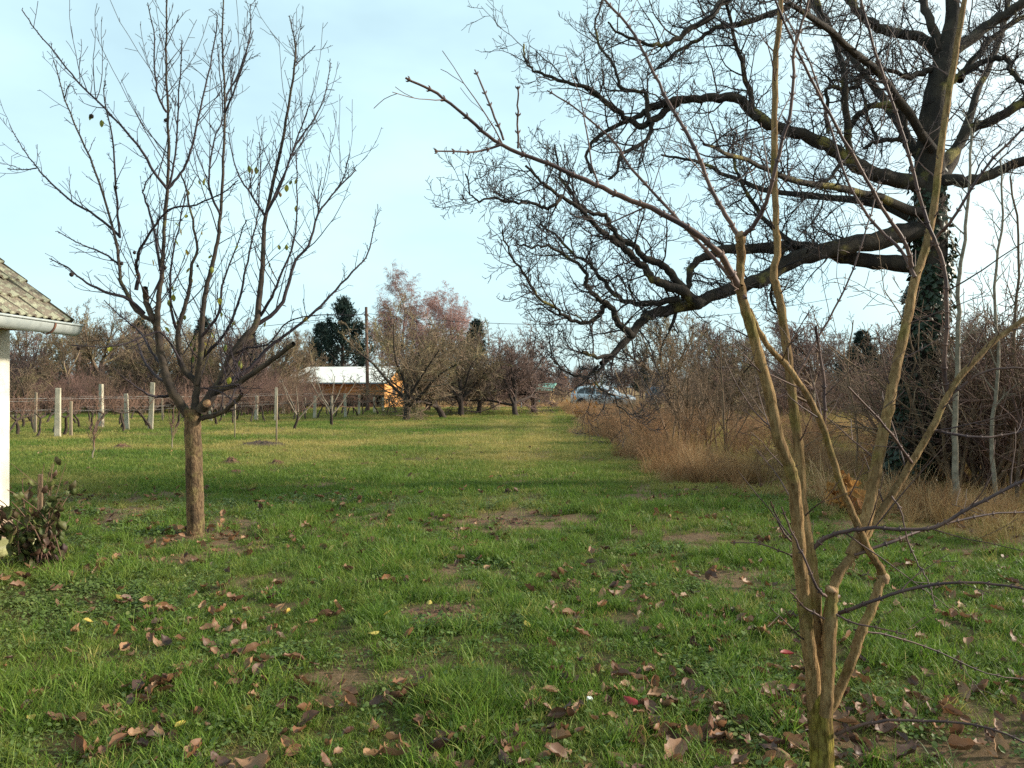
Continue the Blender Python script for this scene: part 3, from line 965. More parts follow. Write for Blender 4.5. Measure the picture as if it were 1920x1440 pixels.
# a few leaves still hanging
lm = [leaf_mesh('leaf', M['green_leaf'], 0.068, 0.040, 0.5, 0.5, 0.4, 5, 4, seed=k) for k in range(4)]
spots = [(378, 652), (389, 650), (372, 662), (368, 683), (384, 636), (366, 628), (345, 690), (428, 710), (437, 600), (440, 590), (451, 676), (452, 668), (207, 662),
         (325, 655), (312, 605), (330, 600), (352, 590), (415, 583), (442, 455), (400, 500), (326, 532), (330, 540), (285, 487), (262, 508), (345, 400), (330, 415), (348, 470),
         (318, 560), (331, 555), (322, 572), (335, 582), (300, 620), (356, 640), (362, 648), (372, 340), (380, 335), (465, 313), (470, 318), (483, 312), (543, 335), (555, 332),
         (540, 352), (531, 365), (548, 386), (505, 490), (512, 495), (520, 458), (530, 458), (505, 605), (392, 480), (352, 505), (410, 560), (360, 520), (378, 430), (350, 355),
         (340, 425), (335, 450), (175, 215), (180, 222), (186, 218), (330, 620), (356, 670), (396, 625), (405, 575), (425, 640), (575, 597), (570, 590)]
for k, (px, py) in enumerate(spots):
    o = link('leaf', lm[k % 4], None, fruit)
    q = snap(px, py)
    o.location = (q[0] - bx, q[1] - by, q[2] - fz - 0.035)
    o.rotation_euler = (rt.uniform(-0.6, 0.6), rt.uniform(0.7, 1.9), rt.uniform(0, 6.28))
    s_ = rt.uniform(0.7, 1.25)
    o.scale = (s_, s_, s_)
# shrivelled fruits
fm = Tubes(); fm.add([(0, 0, -0.02), (0, 0.002, -0.012), (0, 0, 0), (0.001, 0, 0.012), (0, 0, 0.02)], [0.004, 0.016, 0.02, 0.017, 0.003], 8)
fme = fm.mesh('dried_fruit'); fme.materials.append(M['fruit'])
for px, py in ((309, 223), (216, 347), (530, 279), (172, 222), (310, 495), (375, 493), (125, 513), (145, 649), (225, 493), (250, 475)):
    o = link('dried_fruit', fme, None, fruit)
    q = snap(px, py)
    o.location = (q[0] - bx, q[1] - by, q[2] - fz - 0.02)
    s_ = rt.uniform(0.7, 1.2); o.scale = (s_, s_, s_)

# ------------------------------------------------------------------ young multi-stemmed tree in the right foreground
rs = random.Random(33)
SD = 2.95
ax_, ay_ = (1541 - 960) / F * SD, SD
az_ = gz1(ax_, ay_)
sap = empty('young_tree', (ax_, ay_, az_), 'slender brown multi-stemmed young tree close by with a mossy foot', 'tree')


def slink(name, tubes, mat, **kw):
    me = tubes.mesh(name)
    o = link(name, me, mat, sap)
    o.location = (-ax_, -ay_, -az_)
    return o


sm = SD / F
tt = Tubes()
yb = HOR + F * (CAMZ - az_) / SD
pts, rad = traced([(1543, yb + 25), (1542, yb), (1541, 1440), (1540, 1400), (1537, 1350), (1536, 1315), (1540, 1290)], SD, SD, 0.05, 0.05, 4, 0.0015, rs)
rad = np.array([0.064 - 0.019 * sstep(0, 0.35, q) + 0.004 * sstep(0.6, 0.85, q) - 0.02 * sstep(0.85, 1, q) for q in np.linspace(0, 1, len(rad))])
tt.add([tuple(q) for q in pts], list(rad), 16)
slink('trunk', tt, M['sap_moss'])
S_stw = dict(n=[6, 4], wob=[0.07, 0.10], up=[0.03, 0.05], nc=[2.0], t0=[0.3], lr=[0.45], rr=[0.6], ang=[(30, 60)], sides=[5, 4], rmin=0.0012, tip=0.35)
stems = [
    # name, points, d0, d1, px width start/end, material, side twig spacing (m)
    ('stem', [(1528, 1345), (1523, 1270), (1513, 1193), (1505, 1110), (1499, 1050), (1495, 987), (1489, 910), (1478, 870), (1460, 824), (1443, 743), (1417, 647), (1400, 585), (1386, 532)], 0, -0.25, 27, 17, 'sap_bark', 0.17),
    ('stem', [(1538, 1350), (1533, 1270), (1531, 1193), (1524, 1100), (1518, 1040), (1509, 985), (1503, 939), (1498, 853), (1490, 780), (1484, 728), (1472, 628), (1461, 556), (1450, 517), (1458, 470), (1455, 420), (1452, 284), (1455, 121), (1464, 20), (1468, -60)], 0.04, 0.1, 28, 9, 'sap_bark', 0.2),
    ('cut_stem', [(1547, 1340), (1552, 1270), (1556, 1193), (1559, 1140), (1559, 1102)], -0.07, -0.10, 22, 21, 'sap_bark', 9),
    ('stem', [(1550, 1215), (1555, 1130), (1573, 1076), (1600, 1037), (1633, 990), (1671, 930), (1709, 867), (1747, 805), (1776, 743), (1815, 690), (1862, 642), (1920, 599), (1990, 540)], 0.0, 0.15, 20, 9, 'sap_bark', 0.16),
    ('stem', [(1596, 1042), (1616, 1000), (1632, 939), (1647, 853), (1666, 767), (1680, 690), (1700, 604), (1714, 532), (1733, 474), (1751, 393), (1763, 290), (1781, 169), (1799, 60), (1811, -10), (1818, -80)], 0.05, 0.3, 26, 9, 'sap_bark', 0.2),
    ('stem', [(1548, 1340), (1560, 1322), (1580, 1277), (1600, 1227), (1615, 1180), (1632, 1145), (1650, 1092), (1653, 1075)], 0.02, 0.1, 19, 17, 'sap_bark', 9),
    ('stem', [(1653, 1078), (1648, 1062), (1630, 1033), (1604, 977), (1575, 906), (1551, 824), (1522, 757), (1479, 690), (1450, 661), (1424, 622), (1405, 580)], 0.1, -0.2, 16, 9, 'sap_bark', 0.2),
    ('branch', [(1776, 743), (1770, 700), (1771, 661), (1776, 580), (1767, 489), (1740, 420), (1715, 330), (1690, 240), (1650, 120), (1620, 20), (1610, -40)], 0.12, 0.0, 10, 4, 'sap_twig', 0.2),
    ('branch', [(1384, 535), (1362, 495), (1340, 465), (1274, 417), (1183, 375), (1098, 338), (1032, 308), (941, 272), (881, 224), (820, 175), (760, 145)], -0.25, -0.55, 13, 3.5, 'sap_twig', 0.35),
    ('branch', [(941, 270), (893, 284), (817, 283)], -0.47, -0.55, 4, 2.5, 'sap_twig', 9),
    ('branch', [(944, 262), (917, 193), (890, 130)], -0.47, -0.4, 4, 2.5, 'sap_twig', 9),
    ('branch', [(971, 278), (971, 220), (971, 163)], -0.45, -0.5, 3.6, 2.4, 'sap_twig', 9),
    ('branch', [(1386, 535), (1389, 490), (1388, 441)], -0.25, -0.27, 15, 15, 'sap_bark', 9),
    ('branch', [(1386, 445), (1360, 400), (1334, 356), (1304, 278), (1261, 205), (1219, 121), (1183, 54), (1135, 0), (1110, -40)], -0.27, -0.1, 8.5, 3.5, 'sap_twig', 0.3),
    ('branch', [(1390, 443), (1405, 432), (1430, 395), (1446, 350), (1465, 270), (1485, 199), (1491, 90), (1515, 10), (1527, -50)], -0.27, -0.5, 9, 3.5, 'sap_twig', 0.3),
    ('branch', [(1710, 500), (1697, 455), (1654, 387), (1606, 302), (1545, 193), (1485, 72), (1450, -10)], 0.18, 0.0, 9, 4, 'sap_twig', 0.25),
    ('branch', [(1398, 560), (1370, 520), (1304, 447), (1255, 393), (1183, 314), (1147, 260), (1074, 199), (1026, 169)], -0.24, 0.1, 8, 2.6, 'sap_twig', 0.3),
    ('branch', [(1733, 474), (1760, 440), (1787, 411), (1848, 314), (1920, 240), (1980, 160)], 0.22, 0.0, 8, 3.5, 'sap_twig', 0.22),
    ('branch', [(1716, 520), (1690, 470), (1640, 420), (1590, 340), (1555, 230), (1520, 120), (1460, 0)], 0.18, 0.5, 8, 3, 'sap_twig', 0.25),
    ('branch', [(1565, 1152), (1600, 1140), (1640, 1125), (1720, 1100), (1800, 1092), (1870, 1096), (1960, 1112)], -0.02, -0.3, 8, 3.5, 'sap_twig', 0.3),
    ('branch', [(1566, 1376), (1610, 1360), (1660, 1350), (1730, 1351), (1800, 1354), (1870, 1370), (1960, 1410)], -0.02, -0.3, 7, 3, 'sap_twig', 0.4),
    ('branch', [(1518, 1034), (1545, 1010), (1580, 997), (1640, 990), (1740, 992), (1800, 962), (1860, 930), (1960, 880)], 0.05, -0.15, 9, 5, 'sap_twig', 0.22),
    ('branch', [(1600, 1040), (1680, 1012), (1740, 990), (1850, 965), (1960, 958)], 0.03, 0.2, 7, 3, 'sap_twig', 0.25),
    ('branch', [(1548, 1118), (1530, 1100), (1510, 1050), (1480, 990), (1465, 950)], -0.12, -0.2, 6, 2.4, 'sap_twig', 9),
    ('branch', [(1490, 1020), (1470, 1000), (1452, 962), (1445, 940)], -0.05, -0.1, 5, 2.2, 'sap_twig', 9),
    ('branch', [(1545, 1160), (1510, 1140), (1490, 1118), (1480, 1108)], -0.1, -0.2, 4.5, 2.0, 'sap_twig', 9),
    ('branch', [(1502, 1047), (1460, 1032), (1420, 1018), (1370, 1017)], -0.05, -0.15, 3.6, 1.8, 'sap_twig', 9),
    ('branch', [(1551, 824), (1546, 790), (1545, 720), (1535, 650), (1530, 612)], 0.0, -0.1, 7, 4.5, 'sap_twig', 0.15),
    ('branch', [(1480, 730), (1530, 640), (1585, 540), (1622, 440), (1650, 340)], 0.1, 0.2, 5, 2.5, 'sap_twig', 0.2),
    ('branch', [(1776, 745), (1840, 700), (1900, 690), (1970, 700)], 0.12, 0.0, 6, 3, 'sap_twig', 0.25),
    ('branch', [(1709, 867), (1660, 800), (1590, 725)], 0.08, -0.2, 6, 3, 'sap_twig', 0.22),
    ('branch', [(1747, 806), (1830, 820), (1900, 812), (1980, 780)], 0.1, 0.0, 6, 2.6, 'sap_twig', 0.25),
    ('branch', [(1600, 1180), (1680, 1195), (1760, 1222), (1850, 1262), (1930, 1275)], 0.05, 0.1, 4, 2, 'sap_twig', 0.4),
    ('branch', [(1565, 1150), (1600, 1168), (1650, 1178), (1700, 1190)], -0.1, -0.2, 4, 2, 'sap_twig', 9),
    ('branch', [(1671, 930), (1690, 960), (1700, 1010), (1722, 1060), (1740, 1090), (1752, 1140)], 0.05, -0.1, 3.5, 2, 'sap_twig', 9),
]
tw = Tubes(); bud = Tubes(); stub = Tubes()
S_stub = dict(n=[2], wob=[0.12], up=[0.1], nc=[], t0=[], lr=[], rr=[], ang=[], sides=[5], rmin=0.002, tip=0.6)
for nm, pl, d0, d1, w0, w1, mt, ev in stems:
    pts, rad = traced(pl, SD + d0, SD + d1, w0 * sm * 0.5, w1 * sm * 0.5, 5, 0.0012, rs, 0.02)
    # swollen nodes
    seg = np.concatenate([[0], np.cumsum(np.linalg.norm(np.diff(pts, axis=0), axis=1))])
    rad = rad * (1 + 0.10 * np.maximum(0, np.sin(seg / 0.14 * 2 * math.pi + rs.uniform(0, 6))) ** 4 + np.array([rs.uniform(-0.03, 0.03) for _ in rad]))
    if nm == 'cut_stem':
        rad = np.concatenate([rad, [rad[-1] * 0.9, 0.0005]])
        pts = np.vstack([pts, pts[-1] + (0, 0, 0.004), pts[-1] + (0.002, 0, 0.0065)])
    t_ = Tubes()
    t_.add([tuple(q) for q in pts], list(rad), 12 if w0 > 14 else 7)
    o = slink('stem' if nm == 'cut_stem' else nm, t_, M[mt])
    if nm == 'cut_stem':
        o['label'] = 'short stem sawn off with reddish cut top'
    if ev < 5:
        sprout([tw, tw], pts, rad, ev, S_stw, rs, 0.12, 0.6, (35, 70), 0.15, 0.4, 0.0035, upbias=0.15)
    if mt == 'sap_bark' and nm == 'stem':
        sprout([stub], pts, rad, 0.085, S_stub, rs, 0.012, 0.05, (45, 85), 0.03, 0.3, 0.0035)
    if mt == 'sap_twig':
        # opposite bud pairs
        tot = seg[-1]; s = 0.05
        while s < tot:
            i = max(0, min(int(np.searchsorted(seg, s)) - 1, len(pts) - 2))
            q = pts[i] + (pts[i + 1] - pts[i]) * (s - seg[i]) / max(1e-6, seg[i + 1] - seg[i])
            dv = (pts[i + 1] - pts[i]); dv = dv / np.linalg.norm(dv)
            r_ = float(rad[i])
            bud.add([tuple(q - dv * 0.006), tuple(q), tuple(q + dv * 0.006)], [r_ * 0.9, r_ * 1.45 + 0.0006, r_ * 0.9], 6)
            for sg in (-1, 1):
                pv = np.cross(dv, (0, 1, 0)); pv = pv / (np.linalg.norm(pv) + 1e-9) * sg
                bud.add([tuple(q + pv * r_), tuple(q + pv * (r_ + 0.004) + dv * 0.004), tuple(q + pv * (r_ + 0.005) + dv * 0.009)], [0.0028, 0.0024, 0.0005], 5)
            s += 0.075 * rs.uniform(0.7, 1.3)
slink('crown', tw, M['sap_twig'])
slink('dead_stubs', stub, M['sap_twig'])['kind'] = 'stuff'
slink('buds', bud, M['sap_twig'])['kind'] = 'stuff'
# pale knot where a limb broke, splintered crown stub, sawn top
for nm, px, py, dd, r_, h_, mt in (('broken_knot', 1655, 1076, 0.09, 11, 0.035, 'cut_wood'), ('sawn_top', 1559, 1103, -0.10, 9.6, 0.012, 'cut_wood'), ('splintered_stub', 1388, 437, -0.27, 8.5, 0.03, 'cut_wood')):
    c = P(px, py, SD + dd)
    t_ = Tubes()
    t_.add([(c[0], c[1], c[2] - h_), (c[0] + 0.001, c[1], c[2] - h_ * 0.4), (c[0] + 0.004, c[1] - 0.002, c[2]), (c[0] + 0.006, c[1] - 0.002, c[2] + h_ * 0.3)], [r_ * sm * 0.9, r_ * sm * 1.08, r_ * sm * 0.85, 0.001], 10)
    slink(nm, t_, M[mt])

# ------------------------------------------------------------------ big spreading tree with ivy (right)
rw = random.Random(5)
WD = 12.5
wx, wy = (1688 - 960) / F * WD, WD
wz = gz1(wx, wy)
wal = empty('walnut_tree', (wx, wy, wz), 'large old bare tree with lichen-covered spreading limbs and ivy-clad trunk', 'tree')
wm = WD / F


def wlink(name, tubes, mat):
    me = tubes.mesh(name)
    o = link(name, me, mat, wal)
    o.location = (-wx, -wy, -wz)
    return o


tt = Tubes()
pts, rad = traced([(1684, 1000), (1688, 950), (1694, 890), (1712, 770), (1730, 644), (1741, 540), (1745, 478), (1745, 390), (1744, 298), (1749, 217), (1763, 135), (1774, 90), (1785, 40), (1790, -60)], WD, WD, 1, 1, 4, 0.008, rw)
tq = np.linspace(0, 1, len(rad))
rad = np.interp(tq, [0, 0.14, 0.24, 0.4, 0.6, 0.75, 0.85, 1.0], [58, 42, 34, 30, 26, 19, 15, 10]) * wm
trunk_pts, trunk_rad = pts, rad
tt.add([tuple(q) for q in pts], list(rad), 16)
wlink('trunk', tt, M['walnut'])
wl_limbs = [
    ([(1735, 440), (1700, 436), (1630, 453), (1540, 471), (1473, 495), (1425, 526), (1364, 544), (1304, 568), (1249, 582), (1214, 593), (1201, 606), (1184, 628), (1160, 652), (1127, 682)], 0, -1.6, 40, 9),
    ([(1740, 500), (1697, 495), (1624, 489), (1564, 477), (1497, 462), (1437, 465), (1364, 468), (1328, 480), (1301, 494), (1293, 520), (1287, 546), (1270, 580), (1255, 620)], 0, -0.6, 34, 5),
    ([(1312, 573), (1290, 553), (1276, 544), (1249, 536), (1225, 522), (1203, 498), (1184, 479), (1165, 460), (1149, 449), (1125, 430), (1100, 406), (1084, 387), (1052, 368), (1025, 349), (1008, 335), (985, 310)], -1.0, -2.2, 19, 3.5),
    ([(1052, 368), (1046, 378), (1035, 386), (1016, 388), (987, 379), (954, 380), (927, 372), (900, 376), (882, 362), (872, 325)], -2.0, -2.4, 7, 2.2),
    ([(1320, 572), (1285, 547), (1260, 517), (1241, 498), (1211, 484), (1187, 460), (1160, 446), (1144, 419), (1133, 403), (1106, 398), (1084, 379), (1062, 352), (1048, 322), (1040, 270)], -1.0, -1.6, 17, 3),
    ([(1275, 560), (1225, 568), (1184, 568), (1152, 552), (1125, 520), (1106, 495), (1073, 474), (1040, 440), (1012, 420)], -1.1, -0.6, 13, 3),
    ([(1184, 628), (1165, 612), (1152, 587), (1136, 568), (1109, 552), (1099, 530), (1099, 511), (1063, 482), (1035, 463), (998, 463), (968, 455)], -1.5, -2.2, 13, 2.5),
    ([(1134, 568), (1128, 587), (1112, 600), (1095, 604), (1068, 598), (1046, 582), (1008, 555), (981, 514), (968, 493), (946, 457), (943, 430)], -1.7, -2.6, 9, 2.2),
    ([(1122, 686), (1103, 704), (1084, 706), (1052, 693), (1036, 670), (1030, 640)], -1.6, -1.9, 5.5, 2),
    ([(1145, 668), (1120, 668), (1092, 660)], -1.6, -1.9, 8, 5),
    ([(1140, 676), (1118, 700), (1124, 725), (1150, 745), (1170, 770), (1200, 776)], -1.6, -2.2, 5, 1.8),
    ([(1740, 352), (1721, 346), (1671, 333), (1625, 320), (1584, 295), (1552, 274), (1508, 252), (1454, 238), (1416, 215), (1381, 183), (1340, 182), (1286, 187), (1245, 193), (1216, 205), (1200, 213), (1162, 233), (1116, 260), (1099, 293), (1110, 325)], 0, -1.0, 34, 4),
    ([(1270, 193), (1250, 205), (1232, 222), (1200, 236), (1173, 217), (1145, 200), (1113, 173), (1097, 163), (1064, 154), (1024, 141), (996, 127), (983, 106), (982, 81)], -0.6, -1.4, 15, 2.5),
    ([(1218, 230), (1213, 190), (1208, 171), (1173, 168), (1159, 144), (1145, 114), (1124, 81), (1116, 41), (1130, 0), (1140, -40)], -0.8, -0.3, 9, 2.5),
    ([(1224, 230), (1213, 260), (1167, 287), (1159, 320), (1140, 336)], -0.8, -1.3, 9, 4),
    ([(1430, -30), (1400, -20), (1351, 5), (1335, 30), (1286, 60), (1259, 79), (1232, 84), (1200, 75), (1160, 60), (1140, 40)], -0.8, -1.6, 16, 3),
    ([(1480, 10), (1400, 41), (1340, 51), (1308, 76), (1270, 95), (1240, 120), (1215, 140)], 0.5, 0.2, 13, 3),
    ([(1590, 300), (1590, 260), (1584, 190), (1581, 130), (1565, 68), (1535, 11), (1520, -40)], -0.3, -0.6, 15, 8),
    ([(1740, 300), (1718, 287), (1701, 271), (1695, 225), (1684, 202), (1657, 196), (1617, 206), (1597, 238), (1590, 270)], 0, 0.5, 18, 9),
    ([(1697, 262), (1680, 261), (1644, 266), (1622, 278)], 0.1, -0.2, 10, 6),
    ([(1645, 265), (1637, 240), (1625, 210), (1618, 170)], 0, 0.3, 7, 4),
    ([(1776, 108), (1748, 128), (1725, 137), (1703, 146), (1682, 135), (1638, 130), (1600, 150), (1560, 150)], 0, -0.5, 14, 4),
    ([(1650, 125), (1627, 130), (1606, 160), (1587, 168), (1554, 163), (1550, 200), (1552, 250)], -0.3, -0.5, 11, 6),
    ([(1776, 112), (1749, 89), (1725, 70), (1671, 60), (1633, 41), (1606, 16), (1580, -20)], 0, 0.4, 24, 13),
    ([(1760, 100), (1752, 54), (1736, 16), (1720, -40)], 0, 0.2, 18, 13),
    ([(1775, 105), (1817, 73), (1860, 43), (1915, 8), (1990, -40)], 0, 0.2, 26, 16),
    ([(1800, 150), (1833, 103), (1874, 62), (1930, 25), (1990, -20)], 0.3, 0.8, 15, 8),
    ([(1770, 170), (1793, 146), (1822, 125), (1860, 111), (1890, 111), (1896, 130), (1915, 152), (1950, 165)], 0, -0.6, 14, 7),
    ([(1745, 330), (1766, 306), (1790, 282), (1817, 244), (1860, 225), (1920, 190), (2010, 120)], 0, 0.4, 26, 15),
    ([(1745, 345), (1779, 338), (1822, 339), (1874, 320), (1920, 303), (2020, 260)], 0, -0.6, 26, 15),
    ([(1750, 360), (1790, 300), (1830, 180), (1870, 90), (1900, -30)], 0.2, 2.5, 22, 10),
    ([(1740, 320), (1690, 240), (1640, 160), (1560, 60), (1500, -30)], 0.3, 3.0, 22, 10),
    ([(1735, 420), (1640, 380), (1540, 370), (1450, 360), (1370, 330), (1300, 300), (1240, 290)], 0.3, 3.2, 20, 5),
    ([(1470, 470), (1450, 520), (1446, 560), (1460, 590)], -0.5, -0.4, 8, 4),
    ([(1580, 300), (1560, 330), (1530, 345)], -0.5, -0.9, 8, 5),
    ([(1730, 400), (1620, 360), (1500, 340), (1400, 300), (1320, 270)], -0.2, -3.4, 18, 4),
    ([(1750, 280), (1660, 150), (1560, 60), (1440, -20)], -0.2, -3.0, 18, 6),
    ([(1420, 225), (1400, 150), (1380, 80), (1360, 0), (1350, -40)], -0.6, -0.9, 11, 4),
    ([(1497, 462), (1440, 420), (1400, 360), (1375, 300), (1380, 250)], -0.3, 0.3, 11, 4),
]
S_w = dict(n=[7, 5, 3], wob=[0.17, 0.22, 0.25], up=[0.05, 0.09, 0.10], nc=[6.5, 4.6], t0=[0.12, 0.15], lr=[0.5, 0.5], rr=[0.6, 0.62],
           ang=[(30, 75), (30, 70)], sides=[5, 4, 3], rmin=0.0035, tip=0.35, fall=0.3)
tw1, tw2 = Tubes(), Tubes()
for pl, d0, d1, w0, w1 in wl_limbs:
    pts, rad = traced(pl, WD + d0, WD + d1, w0 * wm * 0.5, w1 * wm * 0.5, 4, 0.012, rw, 0.12)
    rad = rad * np.array([rw.uniform(0.92, 1.1) for _ in rad])
    t_ = Tubes()
    t_.add([tuple(q) for q in pts], list(rad), 10 if w0 > 12 else 7)
    wlink('limb', t_, M['walnut'])
    big = w0 > 14
    sprout([tw1, tw2, tw2], pts, rad, 0.17 if big else 0.115, S_w, rw, 0.35, 1.35 if big else 0.95, (35, 80), 0.22 if big else 0.05, 0.5, 0.014, upbias=0.18, taper=0.25)
wlink('crown', tw1, M['walnut_twig'])
o = wlink('twigs', tw2, M['walnut_twig']); o['kind'] = 'stuff'

# ivy: leaves on the trunk and the limb bases
NPI = np.random.default_rng(8)


def leaf_cloud(name, pos, nrm, size, mat, parent, loc, droop=0.3, rng=NPI, aspect=0.9):
    """many small pointed leaves (two triangles folded along the rib) as one mesh"""
    n_ = len(pos)
    up = np.tile([0, 0, 1.0], (n_, 1)) + rng.normal(0, 0.5, (n_, 3))
    t = np.cross(nrm, up); t /= np.linalg.norm(t, axis=1, keepdims=True) + 1e-9
    dn = np.cross(nrm, t); dn /= np.linalg.norm(dn, axis=1, keepdims=True) + 1e-9
    dn = np.where(dn[:, 2:3] > 0, -dn, dn)
    dn = dn + nrm * droop
    s = size[:, None]
    a = pos
    b_ = pos + dn * s * 0.45 + t * s * 0.5 * aspect - nrm * s * 0.06
    c = pos + dn * s
    d_ = pos + dn * s * 0.45 - t * s * 0.5 * aspect - nrm * s * 0.06
    v = np.stack([a, b_, c, d_], 1).reshape(-1, 3)
    k = np.arange(n_)[:, None] * 4
    me = mesh_np(name, v, [np.concatenate([k + [0, 1, 2], k + [0, 2, 3]])], False)
    o = link(name, me, mat, parent)
    o.location = loc
    return o


ivy = empty('ivy_vine', (wx - 0.3, wy - 0.45, wz), 'dark green ivy climbing the trunk of the large bare tree', 'ivy')
k = 6200
ti = NPI.beta(1.0, 1.5, k) * 0.62
fi = ti * (len(trunk_pts) - 1)
i0 = np.minimum(fi.astype(int), len(trunk_pts) - 2)
u = (fi - i0)[:, None]
c = trunk_pts[i0] * (1 - u) + trunk_pts[i0 + 1] * u
r_ = (trunk_rad[i0] * (1 - u[:, 0]) + trunk_rad[i0 + 1] * u[:, 0])
an = NPI.uniform(0, 2 * np.pi, k)
lump = 0.03 + 0.16 * fbm(an * 1.3, ti * 30, 5, 3)
nr = np.stack([np.cos(an), np.sin(an), np.zeros(k) + 0.15], 1)
keep = fbm(an * 0.9 + 3, ti * 22, 9, 3) > 0.30 + 0.35 * np.clip((ti - 0.35) / 0.27, 0, 1)
pos = c + nr * (r_ + lump * NPI.uniform(0.15, 1, k) * 0.8)[:, None]
leaf_cloud('foliage', pos[keep], nr[keep] + NPI.normal(0, 0.35, (keep.sum(), 3)), NPI.uniform(0.05, 0.12, keep.sum()), M['ivy'], ivy, (-ivy.location[0], -ivy.location[1], -ivy.location[2]))
t_ = Tubes()
for q in range(14):
    a0 = rw.uniform(0, 6.28); tmax = rw.uniform(0.3, 0.6)
    pp = []
    for j in range(18):
        f_ = tmax * j / 17 * (len(trunk_pts) - 1); i = min(int(f_), len(trunk_pts) - 2)
        cc = trunk_pts[i] + (trunk_pts[i + 1] - trunk_pts[i]) * (f_ - i)
        rr_ = trunk_rad[i] + 0.012
        a0 += rw.gauss(0, 0.12)
        pp.append((cc[0] + rr_ * math.cos(a0), cc[1] + rr_ * math.sin(a0), cc[2]))
    t_.add(pp, list(np.linspace(0.02, 0.006, 18)), 6)
me = t_.mesh('creeping_stems')
o = link('creeping_stems', me, M['walnut'], ivy); o.location = (-ivy.location[0], -ivy.location[1], -ivy.location[2]); o['kind'] = 'stuff'


# ------------------------------------------------------------------ scattered ground cover (uncountable: one object each)
def scatter(name, pos, rot, scl, idx, dry, sources, label):
    col = bpy.data.collections.new(name + '_sources')
    for i, me in enumerate(sources):
        o = bpy.data.objects.new('%s_source_%02d' % (name, i), me)
        col.objects.link(o)
    me = bpy.data.meshes.new(name)
    me.vertices.add(len(pos))
    me.vertices.foreach_set('co', np.asarray(pos, dtype=np.float32).ravel())
    for nm, ty, key, arr in (('rot', 'FLOAT_VECTOR', 'vector', rot), ('scl', 'FLOAT_VECTOR', 'vector', scl), ('idx', 'INT', 'value', idx), ('dry', 'FLOAT', 'value', dry)):
        a = me.attributes.new(nm, ty, 'POINT')
        a.data.foreach_set(key, np.asarray(arr, dtype=np.int32 if ty == 'INT' else np.float32).ravel())
    me.update()
    o = link(name, me)
    tag(o, label, kind='stuff')
    ng = bpy.data.node_groups.new(name + '_scatter', 'GeometryNodeTree')
    ng.interface.new_socket(name='Geometry', in_out='INPUT', socket_type='NodeSocketGeometry')
    ng.interface.new_socket(name='Geometry', in_out='OUTPUT', socket_type='NodeSocketGeometry')
    n, l = ng.nodes, ng.links
    gi, go = n.new('NodeGroupInput'), n.new('NodeGroupOutput')
    iop = n.new('GeometryNodeInstanceOnPoints')
    ci = n.new('GeometryNodeCollectionInfo')
    ci.inputs['Collection'].default_value = col
    ci.inputs['Separate Children'].default_value = True
    ci.inputs['Reset Children'].default_value = True
    na = {}
    for nm, ty in (('rot', 'FLOAT_VECTOR'), ('scl', 'FLOAT_VECTOR'), ('idx', 'INT')):
        x = n.new('GeometryNodeInputNamedAttribute')
        x.data_type = ty
        x.inputs['Name'].default_value = nm
        na[nm] = x.outputs['Attribute']
    er = n.new('FunctionNodeEulerToRotation')
    l.new(na['rot'], er.inputs[0])
    l.new(gi.outputs[0], iop.inputs['Points'])
    l.new(ci.outputs[0], iop.inputs['Instance'])
    iop.inputs['Pick Instance'].default_value = True
    l.new(na['idx'], iop.inputs['Instance Index'])
    l.new(er.outputs[0], iop.inputs['Rotation'])
    l.new(na['scl'], iop.inputs['Scale'])
    l.new(iop.outputs[0], go.inputs[0])
    md = o.modifiers.new('scatter', 'NODES')
    md.node_group = ng
    return o


def tuft(name, mat, n_, spread, lmin, lmax, wid, lean, bend, seed, nseg=3, flat=0.0):
    rg = np.random.default_rng(seed)
    V, Q, T3 = [], [], []
    for i in range(n_):
        an = rg.uniform(0, 2 * np.pi)
        b0 = rg.normal(0, spread * 0.5, 2)
        L = rg.uniform(lmin, lmax)
        le = abs(rg.normal(0, lean)) + 0.05
        w = wid * rg.uniform(0.7, 1.3)
        dx, dy = math.cos(an), math.sin(an)
        fa = rg.uniform(0, np.pi)
        sx_, sy_ = math.cos(fa), math.sin(fa)
        p = np.array([b0[0], b0[1], -0.01])
        ang = le
        base = len(V)
        for s in range(nseg):
            ww = w * (1 - 0.75 * s / nseg) * 0.5
            V.append((p[0] - sx_ * ww, p[1] - sy_ * ww, p[2]))
            V.append((p[0] + sx_ * ww, p[1] + sy_ * ww, p[2]))
            st = L / nseg
            p = p + np.array([dx * math.sin(ang), dy * math.sin(ang), math.cos(ang)]) * st
            ang += bend * rg.uniform(0.4, 1.5)
        V.append(tuple(p))
        for s in range(nseg - 1):
            a = base + 2 * s
            Q.append((a, a + 1, a + 3, a + 2))
        a = base + 2 * (nseg - 1)
        T3.append((a, a + 1, a + 2))
    me = mesh_np(name, np.array(V), [np.array(Q), np.array(T3)], False)
    me.materials.append(mat)
    return me


def clover_tuft(name, mat, n_, spread, seed):
    rg = np.random.default_rng(seed)
    V, F4 = [], []
    for i in range(n_):
        x, y = rg.normal(0, spread * 0.5, 2)
        z = rg.uniform(0.008, 0.035)
        s = rg.uniform(0.006, 0.013)
        t = rg.normal(0, 0.35, 2)
        a0 = rg.uniform(0, 6.28)
        b0 = len(V)
        for k in range(6):
            a = a0 + k * math.pi / 3
            ux_, uy_ = math.cos(a) * s, math.sin(a) * s * 0.85
            V.append((x + ux_, y + uy_, z + ux_ * t[0] + uy_ * t[1]))
        F4 += [(b0, b0 + 1, b0 + 2, b0 + 3), (b0, b0 + 3, b0 + 4, b0 + 5)]
    me = mesh_np(name, np.array(V), [np.array(F4)], False)
    me.materials.append(mat)
    return me


